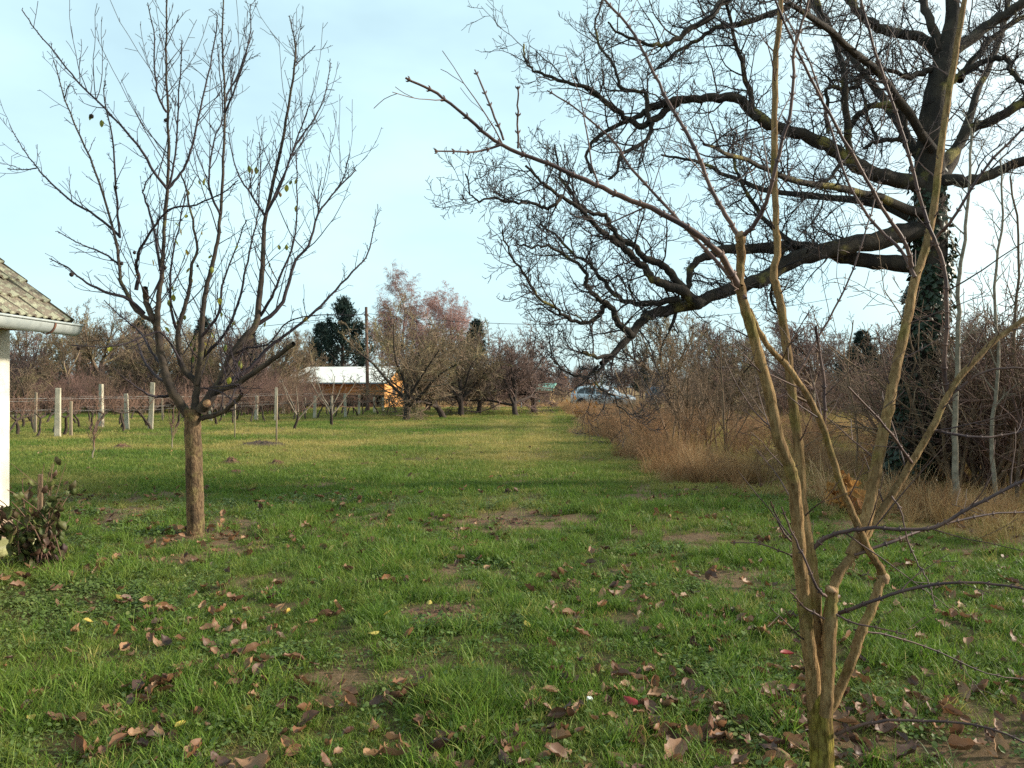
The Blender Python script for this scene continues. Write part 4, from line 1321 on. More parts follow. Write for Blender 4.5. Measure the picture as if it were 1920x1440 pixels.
src = [tuft('t', M['grass'], 18, 0.06, 0.03, 0.08, 0.0046, 0.5, 0.38, 100 + k) for k in range(5)]           # 0-4 short turf
src += [tuft('t', M['grass'], 24, 0.05, 0.06, 0.14, 0.0052, 0.42, 0.34, 120 + k) for k in range(3)]               # 5-7 lush tufts
src += [clover_tuft('t', M['clover'], 13, 0.10, 140 + k) for k in range(3)]                                        # 8-10 clover and weeds
src += [tuft('t', M['grass'], 34, 0.16, 0.04, 0.09, 0.0085, 0.5, 0.35, 160 + k) for k in range(3)]                # 11-13 wide far tufts
src += [tuft('t', M['grass'], 16, 0.07, 0.03, 0.08, 0.0036, 1.0, 0.25, 180 + k) for k in range(2)]
src += [tuft('t', M['grass'], 46, 0.045, 0.07, 0.17, 0.0048, 0.62, 0.30, 190 + k, 4) for k in range(4)]  # 16-19 star tufts                # 14-15 flattened
rg = np.random.default_rng(77)


def in_view(x, y, margin=0.9):
    return np.abs(x) < 0.68 * y + margin


def sample_area(y0, y1, dens, margin=0.9, xmax=40):
    w = 0.68 * y1 + margin
    w = min(w, xmax)
    n_ = int(2 * w * (y1 - y0) * dens)
    x = rg.uniform(-w, w, n_)
    y = rg.uniform(y0, y1, n_)
    k = in_view(x, y, margin)
    return x[k], y[k]


px_, py_, sc_, id_, dr_ = [], [], [], [], []
bands = [(1.9, 3.2, 1350, 0), (3.2, 4.5, 1250, 0), (4.5, 6.0, 1050, 0), (6.0, 8.0, 780, 0), (8.0, 11.0, 520, 0), (11, 16, 210, 1), (16, 24, 80, 1), (24, 38, 34, 1), (38, 58, 16, 1)]
for y0, y1, de, far in bands:
    x, y = sample_area(y0, y1, de, 0.9)
    s_, dr, sb = soil(x, y), dryness(x, y), scrubness(x, y)
    lush = fbm(x * 1.6, y * 1.6, 91, 3)
    clump = fbm(x * 5.5, y * 5.5, 93, 3)
    keep = rg.random(len(x)) > (0.90 * s_ + 0.55 * sb + 0.75 * sstep(0.52, 0.36, clump))
    keep &= ~((x < HX + 0.05) & (y < HY + 0.05))
    x, y, dr, lush = x[keep], y[keep], dr[keep], (0.5 * lush + 0.5 * clump)[keep]
    n_ = len(x)
    if far:
        idx = rg.integers(11, 14, n_)
        sc0 = rg.uniform(0.7, 1.25, n_) * (1.0 + 0.012 * y)
    else:
        idx = rg.integers(0, 5, n_)
        r_ = rg.random(n_)
        idx = np.where(r_ < 0.16 * sstep(0.4, 0.6, lush) + 0.35 * sstep(0.6, 0.75, lush), rg.integers(5, 8, n_), idx)
        idx = np.where(rg.random(n_) < 0.12, rg.integers(14, 16, n_), idx)
        clo = np.maximum(0.05 + sstep(0.52, 0.68, fbm(x * 1.5, y * 1.5, 95, 3)) * 0.30, np.exp(-((x + 3.2) / 0.85) ** 2 - ((y - 5.6) / 0.9) ** 2) * 0.9)
        idx = np.where(rg.random(n_) < clo, rg.integers(8, 11, n_), idx)
        sc0 = rg.uniform(0.65, 1.2, n_) * (0.45 + 1.1 * lush) * np.where(y > 8, 1.25, np.where(y > 6, 1.1, 1.0))
    px_.append(x); py_.append(y); sc_.append(sc0); id_.append(idx)
    dr_.append(np.clip(dr * rg.uniform(0.5, 1.45, n_) + (rg.random(n_) < 0.07) * rg.uniform(0.4, 1.0, n_) - (idx >= 5) * (idx < 8) * 0.25, 0, 1))
# separate star-shaped tufts of longer blades
x, y = sample_area(1.9, 10.5, 34, 0.9)
keep = (rg.random(len(x)) < 0.25 + 1.1 * sstep(0.42, 0.62, fbm(x * 1.3, y * 1.3, 121, 3))) & (soil(x, y) < 0.35) & (scrubness(x, y) < 0.5) & ~((x < HX + 0.1) & (y < HY + 0.1))
x, y = x[keep], y[keep]
n_ = len(x)
px_.append(x); py_.append(y); sc_.append(rg.uniform(0.5, 1.05, n_)); id_.append(rg.integers(16, 20, n_)); dr_.append(np.clip(rg.uniform(-0.15, 0.22, n_), 0, 1))
# hand-set lush tufts as seen in the picture
for (a, b_, c_, r0) in ((860, 1330, 46, 0.13), (1640, 1060, 20, 0.14), (560, 985, 40, 0.4), (705, 900, 60, 0.6), (520, 1000, 30, 0.4), (760, 975, 40, 0.4), (1440, 1060, 40, 0.3),
                        (100, 1300, 60, 0.4), (390, 1330, 50, 0.35), (230, 1080, 40, 0.3), (1100, 890, 60, 0.7), (1180, 1000, 40, 0.5), (1900, 1040, 20, 0.3), (640, 1120, 30, 0.3), (1280, 960, 30, 0.5)):
    cx, cy = pxy(a, b_)
    px_.append(cx + rg.normal(0, r0 * 0.6, c_)); py_.append(cy + rg.normal(0, r0 * 0.6, c_))
    sc_.append(rg.uniform(1.1, 1.7, c_)); id_.append(rg.integers(5, 8, c_)); dr_.append(rg.uniform(0, 0.1, c_))
x, y = np.concatenate(px_), np.concatenate(py_)
n_ = len(x)
s_ = np.concatenate(sc_)
scatter('lawn_grass', np.stack([x, y, gz(x, y)], 1), np.stack([rg.normal(0, 0.08, n_), rg.normal(0, 0.08, n_), rg.uniform(0, 6.28, n_)], 1),
        np.stack([s_, s_, s_ * rg.uniform(0.8, 1.2, n_)], 1), np.concatenate(id_), np.concatenate(dr_), src, 'green lawn grass with clover and yellowing patches')

# tall dry grass and dead weeds in the overgrown plot
ssrc = [tuft('s', M['straw'], 34, 0.13, 0.3, 0.75, 0.0075, 0.32, 0.24, 200 + k, 4) for k in range(4)]
ssrc += [tuft('s', M['straw'], 44, 0.2, 0.25, 0.6, 0.0085, 0.8, 0.4, 220 + k, 4) for k in range(3)]
ssrc += [tuft('s', M['straw'], 34, 0.4, 0.4, 0.8, 0.014, 0.35, 0.2, 230 + k, 3) for k in range(2)]
px_, py_, sc_, id_, dr_ = [], [], [], [], []
for y0, y1, de, far in ((4.5, 9, 40, 0), (9, 13, 80, 0), (13, 20, 55, 0), (20, 34, 26, 1), (34, 75, 7.0, 1)):
    x, y = sample_area(y0, y1, de, 3.0, 60)
    sb = scrubness(x, y)
    dens = 0.08 + 1.0 * sstep(0.40, 0.58, fbm(x * 1.1, y * 1.1, 97, 3))
    edge = np.exp(-((x - edge_x(y) - 0.8) / 1.1) ** 2)
    keep = rg.random(len(x)) < sb * dens * (0.55 + 0.6 * edge)
    keep |= (y > 56) & (rg.random(len(x)) < 0.6)
    x, y, e = x[keep], y[keep], edge[keep]
    n_ = len(x)
    px_.append(x); py_.append(y)
    near_r = sstep(9.5, 7.0, y)
    sc_.append(rg.uniform(0.4, 1.15, n_) * (0.45 + 0.75 * fbm(x * 0.9 + 7, y * 0.9, 131, 3)) * (0.65 + 0.55 * e) * (1 - 0.35 * near_r) * np.where(y > 54, 0.55, 1.0))
    id_.append(np.where(far, rg.integers(7, 9, n_), np.where(rg.random(n_) < 0.5 - 0.3 * e, rg.integers(4, 7, n_), rg.integers(0, 4, n_))))
    gpatch = sstep(0.46, 0.62, fbm(x * 0.35, y * 0.25, 99, 3)) * sstep(1.0, 3.0, x - edge_x(y)) * 0.85
    dr_.append(np.clip(np.maximum(gpatch, 0.5 * near_r) * rg.uniform(0.3, 1.2, n_) + 0.1 * rg.random(n_), 0, 1))
x, y = np.concatenate(px_), np.concatenate(py_)
n_ = len(x)
s_ = np.concatenate(sc_)
scatter('dry_grass', np.stack([x, y, gz(x, y)], 1), np.stack([rg.normal(0, 0.18, n_), rg.normal(0, 0.18, n_), rg.uniform(0, 6.28, n_)], 1),
        np.stack([s_, s_, s_], 1), np.concatenate(id_), np.concatenate(dr_), ssrc, 'tall dead straw-coloured grass of the overgrown plot')


# ------------------------------------------------------------------ bare tree kinds for the middle and far distance
def proto(S, trunk_h, trunk_r, nmain, Lmain, ang, seed, lean=0.05, sides=8, multi=1, wig=0.05, mainr=0.66, t_lo=0.55):
    rn = random.Random(seed)
    T = [Tubes(), Tubes(), Tubes()]
    for m_ in range(multi):
        d = norm3(rn.gauss(0, lean if multi == 1 else 0.28), rn.gauss(0, lean if multi == 1 else 0.28), 1)
        p = (rn.gauss(0, 0.12) if multi > 1 else 0, rn.gauss(0, 0.12) if multi > 1 else 0, -0.1)
        n_ = 6
        pts, rad = [p], [trunk_r * 1.35]
        hh = trunk_h * (rn.uniform(0.7, 1.15) if multi > 1 else 1)
        for i in range(n_):
            d = norm3(d[0] + rn.gauss(0, wig), d[1] + rn.gauss(0, wig), d[2])
            p = (p[0] + d[0] * hh / n_, p[1] + d[1] * hh / n_, p[2] + d[2] * hh / n_)
            pts.append(p); rad.append(trunk_r * (1 - 0.45 * (i + 1) / n_))
        T[0].add(pts, rad, sides)
        for k in range(nmain):
            t = t_lo + (1 - t_lo) * (k + rn.random()) / nmain
            f = min(t * n_, n_ - 1e-3); i = int(f); u = f - i
            q = tuple(pts[i][j] + (pts[i + 1][j] - pts[i][j]) * u for j in range(3))
            cd = child_dir(d, math.radians(rn.uniform(*ang)), rn)
            if cd[2] < 0.1:
                cd = norm3(cd[0], cd[1], 0.15)
            grow(T[1:], q, cd, Lmain * rn.uniform(0.75, 1.2) * (1.15 - 0.35 * t), rad[i] * mainr, 0, S, rn)
    return T[0].mesh('trunk'), T[1].mesh('crown'), T[2].mesh('twigs')


S_orch = dict(n=[6, 5, 4, 3], wob=[0.16, 0.16, 0.2, 0.22], up=[0.05, 0.03, 0.02, 0.02], nc=[8, 8, 7], t0=[0.12, 0.1, 0.1], lr=[0.66, 0.52, 0.45], rr=[0.5, 0.5, 0.55],
              ang=[(25, 65), (25, 70), (25, 70)], sides=[6, 4, 3, 3], rmin=0.0065, tip=0.3)
S_wood = dict(n=[6, 5, 4, 3], wob=[0.12, 0.14, 0.18, 0.2], up=[0.10, 0.08, 0.05, 0.03], nc=[9, 8, 6], t0=[0.15, 0.12, 0.1], lr=[0.55, 0.5, 0.45], rr=[0.45, 0.5, 0.55],
              ang=[(20, 55), (20, 60), (25, 60)], sides=[5, 4, 3, 3], rmin=0.007, tip=0.25)
S_birch = dict(n=[7, 6, 5, 4], wob=[0.09, 0.10, 0.08, 0.06], up=[0.10, -0.02, -0.16, -0.25], nc=[12, 10, 7], t0=[0.12, 0.12, 0.1], lr=[0.5, 0.48, 0.7], rr=[0.42, 0.45, 0.5],
               ang=[(20, 50), (25, 60), (20, 60)], sides=[5, 4, 3, 3], rmin=0.0075, tip=0.25)
S_shrub = dict(n=[5, 4, 3], wob=[0.14, 0.16, 0.2], up=[0.05, 0.04, 0.03], nc=[7, 5], t0=[0.1, 0.1], lr=[0.5, 0.42], rr=[0.5, 0.55], ang=[(25, 65), (25, 70)], sides=[4, 3, 3], rmin=0.003, tip=0.3)
orch = [proto(S_orch, 0.85, 0.115, 8, 2.3, (25, 80), 300 + k, 0.12, 9, wig=0.1) for k in range(3)]
wood = [proto(S_wood, 2.6, 0.12, 10, 2.5, (20, 65), 320 + k, 0.08, 7, wig=0.06, t_lo=0.3) for k in range(3)]
birch = [proto(S_birch, 9.0, 0.17, 17, 4.2, (25, 55), 340 + k, 0.03, 7, wig=0.025, mainr=0.42, t_lo=0.22) for k in range(2)]
shrub = [proto(S_shrub, 1.3, 0.02, 3, 1.25, (15, 55), 360 + k, 0.1, 5, multi=7, wig=0.06, mainr=0.7, t_lo=0.25) for k in range(4)]
S_small = dict(n=[6, 4, 3], wob=[0.12, 0.16, 0.2], up=[0.08, 0.05, 0.03], nc=[6, 4], t0=[0.2, 0.15], lr=[0.42, 0.42], rr=[0.5, 0.55], ang=[(25, 65), (25, 65)], sides=[5, 4, 3], rmin=0.005, tip=0.3)
smallt = [proto(S_small, 0.7, 0.06, 5, 1.5, (15, 50), 380 + k, 0.2, 7, wig=0.12) for k in range(2)]
print('protos', [sum(len(m_.polygons) for m_ in p_ if m_) for p_ in orch + wood + birch + shrub])


def place(name, pr, mats, loc, s, rz, label, cat='tree', group=None, sz=None, names=('trunk', 'crown', 'twigs')):
    e = empty(name, loc, label, cat, group, rz)
    e.scale = (s, s, sz or s)
    for me, nm, mt in zip(pr, names, mats):
        if me is None:
            continue
        key = me.name + mt.name
        if len(me.materials) == 0:
            me.materials.append(mt)
        o = link(nm, me, None, e)
        o.material_slots[0].link = 'OBJECT'
        o.material_slots[0].material = mt
        if nm == 'twigs':
            o['kind'] = 'stuff'
    return e


def at(px, d, dz=0.0):
    x = (px - 960) / F * d
    return (x, d, gz1(x, d) + dz)


MO = (M['orchard'], M['orchard'], M['orchard_twig'])
MP = (M['orchard'], M['orchard'], M['purple_twig'])
MW = (M['orchard'], M['orchard_twig'], M['orchard_twig'])
ro = random.Random(91)
# orchard: px, distance, scale, label
for i, (px, d, s, mt, lb) in enumerate([
        (762, 36.0, 1.18, MO, 'old orchard tree with dark forked trunk in front of the shed gable'),
        (832, 38.5, 1.15, MO, 'orchard tree with leaning dark trunk, second of the orchard row'),
        (865, 41.0, 1.15, MO, 'orchard tree with short upright trunk in the middle of the orchard row'),
        (897, 44.5, 1.10, MW, 'small low-forked orchard tree behind the orchard row'),
        (968, 41.5, 1.12, MP, 'dark slim orchard tree second nearest to the car'),
        (1001, 46.0, 1.22, MP, 'orchard tree nearest to the parked silver car'),
        (925, 52.0, 1.15, MP, 'purplish orchard tree at the back of the row'),
        (800, 50.0, 1.3, MW, 'brown-twigged orchard tree behind the shed gable')]):
    place('orchard_tree', orch[i % 3], mt, at(px, d), s * 1.36, ro.uniform(0, 6.28), lb, 'tree', 'orchard trees beside the lawn', sz=s * 1.34)
# two small fruit trees by the vines
place('small_fruit_tree', smallt[0], (M['orchard'], M['grey_bark'], M['vine_cane']), at(551, 27.7), 1.0, 1.0, 'small dark V-shaped fruit tree at the edge of the vines', 'tree')
place('small_fruit_tree', smallt[1], (M['orchard'], M['grey_bark'], M['vine_cane']), at(622, 30.8), 1.2, 2.2, 'small fruit tree standing in front of the pale shed roof', 'tree')
# birches
for px, d, s, lb in ((752, 82, 1.13, 'tall pale-limbed birch with pinkish twigs behind the shed'), (845, 84, 1.04, 'second tall pinkish birch behind the orchard'), (800, 92, 0.98, 'pinkish birch between and behind the two tall ones'), (715, 95, 0.85, 'slim birch beside the utility pole')):
    place('birch_tree', birch[int(px) % 2], (M['birch_bark'], M['birch_bark'], M['birch_twig']), at(px, d), s, ro.uniform(0, 6), lb, 'tree', 'birches behind the shed')


# conifers: trunk plus needle sprays
def conifer(seed, h, rad, nb, pine=True):
    rn = random.Random(seed)
    rgc = np.random.default_rng(seed)
    T = Tubes()
    T.add([(0, 0, -0.1), (0.03, 0, h * 0.3), (0, 0.03, h * 0.65), (0, 0, h * 0.97)], [0.16, 0.13, 0.08, 0.02], 8)
    br = Tubes()
    pos, dirs = [], []
    for i in range(nb):
        t = rn.random() ** 0.8
        z = h * (0.12 + 0.86 * t)
        L = rad * (1 - t) ** (0.95 if pine else 0.9) * rn.uniform(0.65, 1.1) + 0.25
        a = rn.uniform(0, 6.28)
        d = norm3(math.cos(a), math.sin(a), 0.45 if pine else 0.05)
        p = (0, 0, z)
        pts = [p]
        for k in range(4):
            d = norm3(d[0] + rn.gauss(0, 0.08), d[1] + rn.gauss(0, 0.08), d[2] + (0.12 if pine else -0.02))
            p = (p[0] + d[0] * L / 4, p[1] + d[1] * L / 4, p[2] + d[2] * L / 4)
            pts.append(p)
        br.add(pts, [0.03, 0.025, 0.02, 0.014, 0.008], 4)
        for k in range(int(22 + 24 * L)):
            u = (rn.uniform(0.45, 1.0) if pine else rn.uniform(0.3, 1.0)) * 4
            i0 = min(int(u), 3); f = u - i0
            q = [pts[i0][j] + (pts[i0 + 1][j] - pts[i0][j]) * f + rn.gauss(0, 0.14 if pine else 0.1) for j in range(3)]
            pos.append(q)
            dirs.append(norm3(d[0] + rn.gauss(0, 0.6), d[1] + rn.gauss(0, 0.6), d[2] + (0.5 if pine else -0.2) + rn.gauss(0, 0.4)))
    pos = np.array(pos); dirs = np.array(dirs)
    # each spray: three crossed thin needle blades
    V, Tr = [], []
    off = 0
    for j in range(4):
        d = dirs + rgc.normal(0, 0.35, dirs.shape)
        d /= np.linalg.norm(d, axis=1, keepdims=True)
        sd = np.cross(d, rgc.normal(0, 1, d.shape)); sd /= np.linalg.norm(sd, axis=1, keepdims=True) + 1e-9
        L = rgc.uniform(0.12, 0.3, (len(pos), 1))
        v = np.stack([pos - sd * 0.028, pos + sd * 0.028, pos + d * L], 1).reshape(-1, 3)
        V.append(v); Tr.append(np.arange(len(v)).reshape(-1, 3) + off); off += len(v)
    ne = mesh_np('needles', np.concatenate(V), [np.concatenate(Tr)], False)
    return T.mesh('trunk'), br.mesh('crown'), ne


pine_p = conifer(1, 7.0, 3.3, 84, True)
fir_p = conifer(2, 7.0, 1.5, 150, False)
MC = (M['orchard'], M['orchard'], M['needle'])
cn = ('trunk', 'crown', 'needles')
place('pine_tree', pine_p, MC, at(642, 70), 1.34, 0.4, 'dark green pine rising behind the pale-roofed shed', 'tree', names=cn)
place('pine_tree', pine_p, MC, at(603, 73), 1.06, 2.4, 'lower dark pine left behind the pale-roofed shed', 'tree', names=cn)
place('fir_tree', fir_p, MC, at(893, 66), 1.05, 0.0, 'narrow dark conifer behind the orchard trees', 'tree', names=cn)
place('pine_tree', pine_p, MC, at(262, 62), 0.98, 1.4, 'dark conifer in the thicket behind the fruit tree, left of its trunk', 'tree', names=cn)
place('fir_tree', fir_p, MC, at(382, 60), 1.0, 1.0, 'dark conifer seen through the fruit tree crown', 'tree', names=cn)
place('fir_tree', fir_p, MC, at(470, 58), 0.82, 2.0, 'dark conifer left of the shed', 'tree', names=cn)
place('pine_tree', pine_p, MC, at(1618, 40), 0.62, 1.9, 'dark evergreen bush deep in the thicket on the right', 'tree', names=cn)
place('pine_tree', pine_p, MC, at(1205, 95), 0.55, 0.9, 'far small evergreen behind the silver car', 'tree', names=cn)

# thicket behind the vineyard
th = [(35, 47, 1.05), (85, 50, 1.02), (128, 46, 1.0), (170, 52, 1.42), (215, 47, 1.02), (255, 50, 1.05), (300, 48, 1.0), (345, 52, 1.1), (388, 47, 1.0), (430, 50, 1.05), (470, 46, 1.0),
      (512, 52, 1.05), (545, 56, 1.0), (60, 57, 1.25), (140, 58, 1.2), (235, 58, 1.2), (320, 60, 1.3), (410, 60, 1.25), (490, 62, 1.2), (580, 63, 1.1), (10, 52, 1.1), (-40, 50, 1.1), (-90, 52, 1.1)]
for i, (px, d, s) in enumerate(th):
    lb = 'bare brown tree of the thicket behind the vineyard'
    gp = 'thicket trees behind the vineyard'
    s *= 1.13
    if i == 3:
        lb = 'tallest bare tree of the thicket, right of the gutter end'
    place('thicket_tree', wood[i % 3] if i % 4 else orch[i % 3], MW if i % 5 else MP, at(px, d), s * (1.0 if i % 4 else 1.15), ro.uniform(0, 6.28), lb, 'tree', gp)
place('leaning_tree', orch[1], MO, at(60, 34), 0.85, 2.0, 'leaning dark-trunked tree beside the house wall behind the vines', 'tree')
# trees and shrubs behind and to the right of the car
far_t = [(1045, 120), (1075, 128), (1105, 135), (1140, 125), (1175, 130), (1215, 120), (1255, 118), (1300, 110), (1345, 105), (1020, 110), (980, 115), (940, 112), (900, 118), (860, 120), (680, 110), (1390, 100), (1430, 96)]
for i, (px, d) in enumerate(far_t):
    place('far_tree', wood[i % 3], MP, at(px, d), ro.uniform(0.7, 1.0), ro.uniform(0, 6.28), 'far bare tree on the horizon beyond the car', 'tree', 'far trees on the horizon')
hd = [(1320, 52, 1.15), (1370, 50, 1.3), (1420, 54, 1.2), (1475, 52, 1.15), (1530, 55, 1.2), (1585, 50, 1.1), (1640, 54, 1.2), (1700, 50, 1.15), (1760, 52, 1.25), (1820, 48, 1.2), (1880, 50, 1.25), (1940, 46, 1.2), (2010, 48, 1.2)]
for i, (px, d, s) in enumerate(hd):
    place('hedgerow_tree', wood[(i + 1) % 3], (M['orchard'], M['red_shrub'], M['purple_twig']), at(px, d), s, ro.uniform(0, 6.28), 'bare purplish tree in the hedgerow beyond the overgrown plot', 'tree', 'hedgerow trees beyond the plot')
place('scrub_tree', wood[0], (M['orchard'], M['shrub'], M['orchard_twig']), at(1268, 30), 1.02, 0.3, 'small bare tree with mossy trunk in the dry brush right of the car', 'tree')
place('scrub_tree', orch[2], (M['walnut'], M['walnut'], M['orchard_twig']), at(1370, 33), 1.35, 1.3, 'dense bare tree behind the long low limb of the big tree', 'tree')
place('scrub_tree', wood[2], (M['grey_bark'], M['shrub'], M['purple_twig']), at(1530, 26), 0.9, 2.3, 'bare scrub tree behind the young multi-stemmed tree', 'tree')

# shrubs of the overgrown plot
MS = (M['shrub'], M['shrub'], M['shrub'])
sh = [(1275, 18, 1.5, 'upright bundle of reddish stems in the brush right of the car'), (1215, 21, 0.85, 'low brown shrub at the left edge of the brush'), (1345, 17, 1.15, 'thin shrub left of the young tree stems'),
      (1305, 22, 1.2, 'brown shrub behind the bundle of reddish stems')]
for i, (px, d, s, lb) in enumerate(sh):
    place('shrub', shrub[i % 4], MS, at(px, d), s, ro.uniform(0, 6.28), lb, 'shrub')
for i in range(22):
    px = ro.uniform(1650, 2150); d = ro.uniform(9.5, 24)
    if abs(px - 1690) < 60 and d < 13:
        px += 150
    place('thicket_shrub', shrub[i % 4], MS if i % 3 else (M['red_shrub'],) * 3, at(px, d), ro.uniform(0.9, 1.7), ro.uniform(0, 6.28), 'leggy bare shrub in the thicket around the ivy-clad trunk', 'shrub', 'thicket shrubs right of the young tree')
for i in range(8):
    px = ro.uniform(1220, 1520); d = ro.uniform(34, 46)
    place('brush_shrub', shrub[i % 4], (M['red_shrub'],) * 3 if i % 2 else MS, at(px, d), ro.uniform(0.7, 1.2), ro.uniform(0, 6.28), 'reddish bare shrub in the dry grass behind the car', 'shrub', 'shrubs in the dry grass')
for i in range(16):
    px = 1090 + ro.random() ** 1.5 * 240; d = ro.uniform(15, 36)
    x = (px - 960) / F * d
    if x < edge_x(d) + 0.4:
        px += 50
    place('weed_shrub', shrub[i % 4], (M['weed'],) * 3, at(px, d), ro.uniform(0.38, 0.62), ro.uniform(0, 6.28), 'knee-high dead weed stalks at the lawn edge', 'weed', 'dead weeds along the lawn edge')
# shrubs just outside the picture whose shadows reach the lawn
for px, d, s in ((2250, 8.6, 1.6), (2500, 10.5, 1.8)):
    place('thicket_shrub', shrub[int(d) % 4], MS, at(px, d), s, ro.uniform(0, 6), 'leggy bare shrub in the thicket around the ivy-clad trunk', 'shrub', 'thicket shrubs right of the young tree')


# slim saplings on the right
def slim(name, pl, d0, d1, w0, w1, mat, label, seed, ev=0.25, lmin=0.3, lmax=0.9):
    rn = random.Random(seed)
    b0 = P(pl[0][0], pl[0][1], d0)
    e = empty(name, (b0[0], b0[1], gz1(b0[0], b0[1])), label, 'tree')
    loc = (-e.location[0], -e.location[1], -e.location[2])
    pts, rad = traced(pl, d0, d1, w0 * d0 / F * 0.5, w1 * d0 / F * 0.5, 4, 0.006, rn, 0.05)
    pts[0][2] = e.location[2] - 0.1
    t_ = Tubes(); t_.add([tuple(q) for q in pts], list(rad), 9)
    o = link('trunk', t_.mesh('trunk'), mat, e); o.location = loc
    t_ = Tubes()
    S = dict(n=[6, 4, 3], wob=[0.08, 0.12, 0.15], up=[0.07, 0.05, 0.04], nc=[4, 3], t0=[0.2, 0.2], lr=[0.45, 0.45], rr=[0.55, 0.6], ang=[(25, 60), (25, 60)], sides=[5, 4, 3], rmin=0.0028, tip=0.3)
    sprout([t_], pts, rad, ev, S, rn, lmin, lmax, (25, 60), 0.25, 0.5, 0.012, upbias=0.3)
    o = link('crown', t_.mesh('crown'), mat, e); o.location = loc
    return e


slim('grey_sapling', [(1792, 964), (1790, 860), (1792, 755), (1797, 640), (1798, 533), (1809, 450), (1818, 340), (1822, 240)], 9.6, 9.7, 13, 4, M['grey_bark'], 'slim grey-barked sapling right of the ivy-clad trunk', 1)
slim('grey_sapling', [(1868, 960), (1860, 820), (1872, 680), (1865, 540), (1880, 400), (1876, 300)], 9.9, 10.2, 9, 3, M['grey_bark'], 'thin pale sapling near the right picture edge', 2)
slim('grey_sapling', [(1905, 940), (1915, 800), (1900, 640), (1912, 480), (1895, 330)], 10.6, 10.2, 8, 3, M['shrub'], 'thin brown sapling at the very right edge', 3)
slim('grey_sapling', [(1605, 890), (1606, 800), (1590, 690), (1600, 600)], 13.8, 13.6, 5, 2, M['shrub'], 'thin straight sapling just left of the ivy-clad trunk', 4, 0.3, 0.2, 0.6)
slim('grey_sapling', [(1360, 870), (1358, 780), (1352, 700), (1350, 620)], 15.5, 15.2, 4, 2, M['shrub'], 'single thin stalk in front of the dry grass left of the young tree', 5, 0.3, 0.15, 0.5)


# ------------------------------------------------------------------ masses of brush and far woodland (uncountable)
def join(meshes, name, mat):
    V, Q, off = [], [], 0
    for me in meshes:
        if me is None:
            continue
        v = np.empty(len(me.vertices) * 3, dtype=np.float32); me.vertices.foreach_get('co', v)
        q = np.empty(len(me.loops), dtype=np.int32); me.loops.foreach_get('vertex_index', q)
        V.append(v.reshape(-1, 3)); Q.append(q.reshape(-1, 4) + off); off += len(me.vertices)
    j = mesh_np(name, np.concatenate(V), [np.concatenate(Q)])
    j.materials.append(mat)
    return j


def mass(name, pts, smin, smax, sources, label, seed):
    rgm = np.random.default_rng(seed)
    x, y = pts[:, 0], pts[:, 1]
    n_ = len(x)
    s_ = rgm.uniform(smin, smax, n_)
    scatter(name, np.stack([x, y, gz(x, y)], 1), np.stack([rgm.normal(0, 0.06, n_), rgm.normal(0, 0.06, n_), rgm.uniform(0, 6.28, n_)], 1),
            np.stack([s_, s_, s_ * rgm.uniform(0.85, 1.15, n_)], 1), rgm.integers(0, len(sources), n_), np.zeros(n_), sources, label)


rm = np.random.default_rng(404)
woodj = [join(p_, 'w', M['purple_twig']) for p_ in wood]
weedj = [join(p_, 's', M['weed']) for p_ in shrub]
shrubj = [join(p_, 's', M['red_shrub']) for p_ in shrub[:2]] + [join(p_, 's', M['shrub']) for p_ in shrub[2:]]
# far woodland along the horizon
d = rm.uniform(105, 210, 420)
px = rm.uniform(-150, 2100, 420)
pts = np.stack([(px - 960) / F * d, d], 1)
mass('far_woodland', pts, 0.75, 1.25, woodj, 'far bare woodland along the horizon', 1)
# brush below the thicket behind the vineyard and behind the shed
d = rm.uniform(42, 66, 260)
px = rm.uniform(-120, 600, 260)
pts = np.stack([(px - 960) / F * d, d], 1)
d2 = rm.uniform(62, 95, 150); px2 = rm.uniform(560, 1060, 150)
pts = np.concatenate([pts, np.stack([(px2 - 960) / F * d2, d2], 1)])
mass('thicket_undergrowth', pts, 0.75, 1.35, shrubj, 'tangled reddish undergrowth below the thicket behind the vines', 2)
# brush of the overgrown plot
d = np.concatenate([rm.uniform(38, 62, 190), rm.uniform(11, 30, 55)])
px = np.concatenate([rm.uniform(1260, 2050, 190), rm.uniform(1700, 2200, 55)])
pts = np.stack([(px - 960) / F * d, d], 1)
mass('brush_undergrowth', pts, 0.75, 1.35, shrubj, 'tangled bare brush filling the back of the overgrown plot', 3)
d = rm.uniform(12, 40, 200); x = edge_x(d) + 0.25 + rm.random(200) ** 1.6 * 6.0
mass('dead_weeds', np.stack([x, d], 1), 0.18, 0.48, weedj, 'low dead weed stalks among the dry grass', 4)

# ------------------------------------------------------------------ vineyard
rv = random.Random(63)
posts = [(108, 727, 820, 1), (133, 752, 819, 0), (190, 720, 801, 1), (238, 738, 806, 1), (282, 717, 806, 1), (66, 735, 812, 0), (305, 742, 789, 0), (395, 738, 790, 1), (420, 742, 781, 0), (480, 742, 789, 1),
         (517, 727, 790, 1), (531, 741, 776, 1), (572, 745, 775, 1), (590, 742, 785, 1), (622, 742, 779, 1), (648, 738, 783, 1), (673, 740, 777, 1), (702, 744, 773, 1), (718, 745, 771, 1), (341, 742, 784, 0), (452, 745, 776, 0), (556, 748, 772, 1)]
pos_lab = {0: 'concrete vine post leaning slightly, left of the tall posts beside the house', 2: 'tall concrete vine post second from the house wall', 4: 'tallest concrete vine post just left of the fruit tree trunk',
           10: 'tall concrete vine post in front of the shed\'s left end', 3: 'shorter concrete vine post left of the fruit tree trunk'}
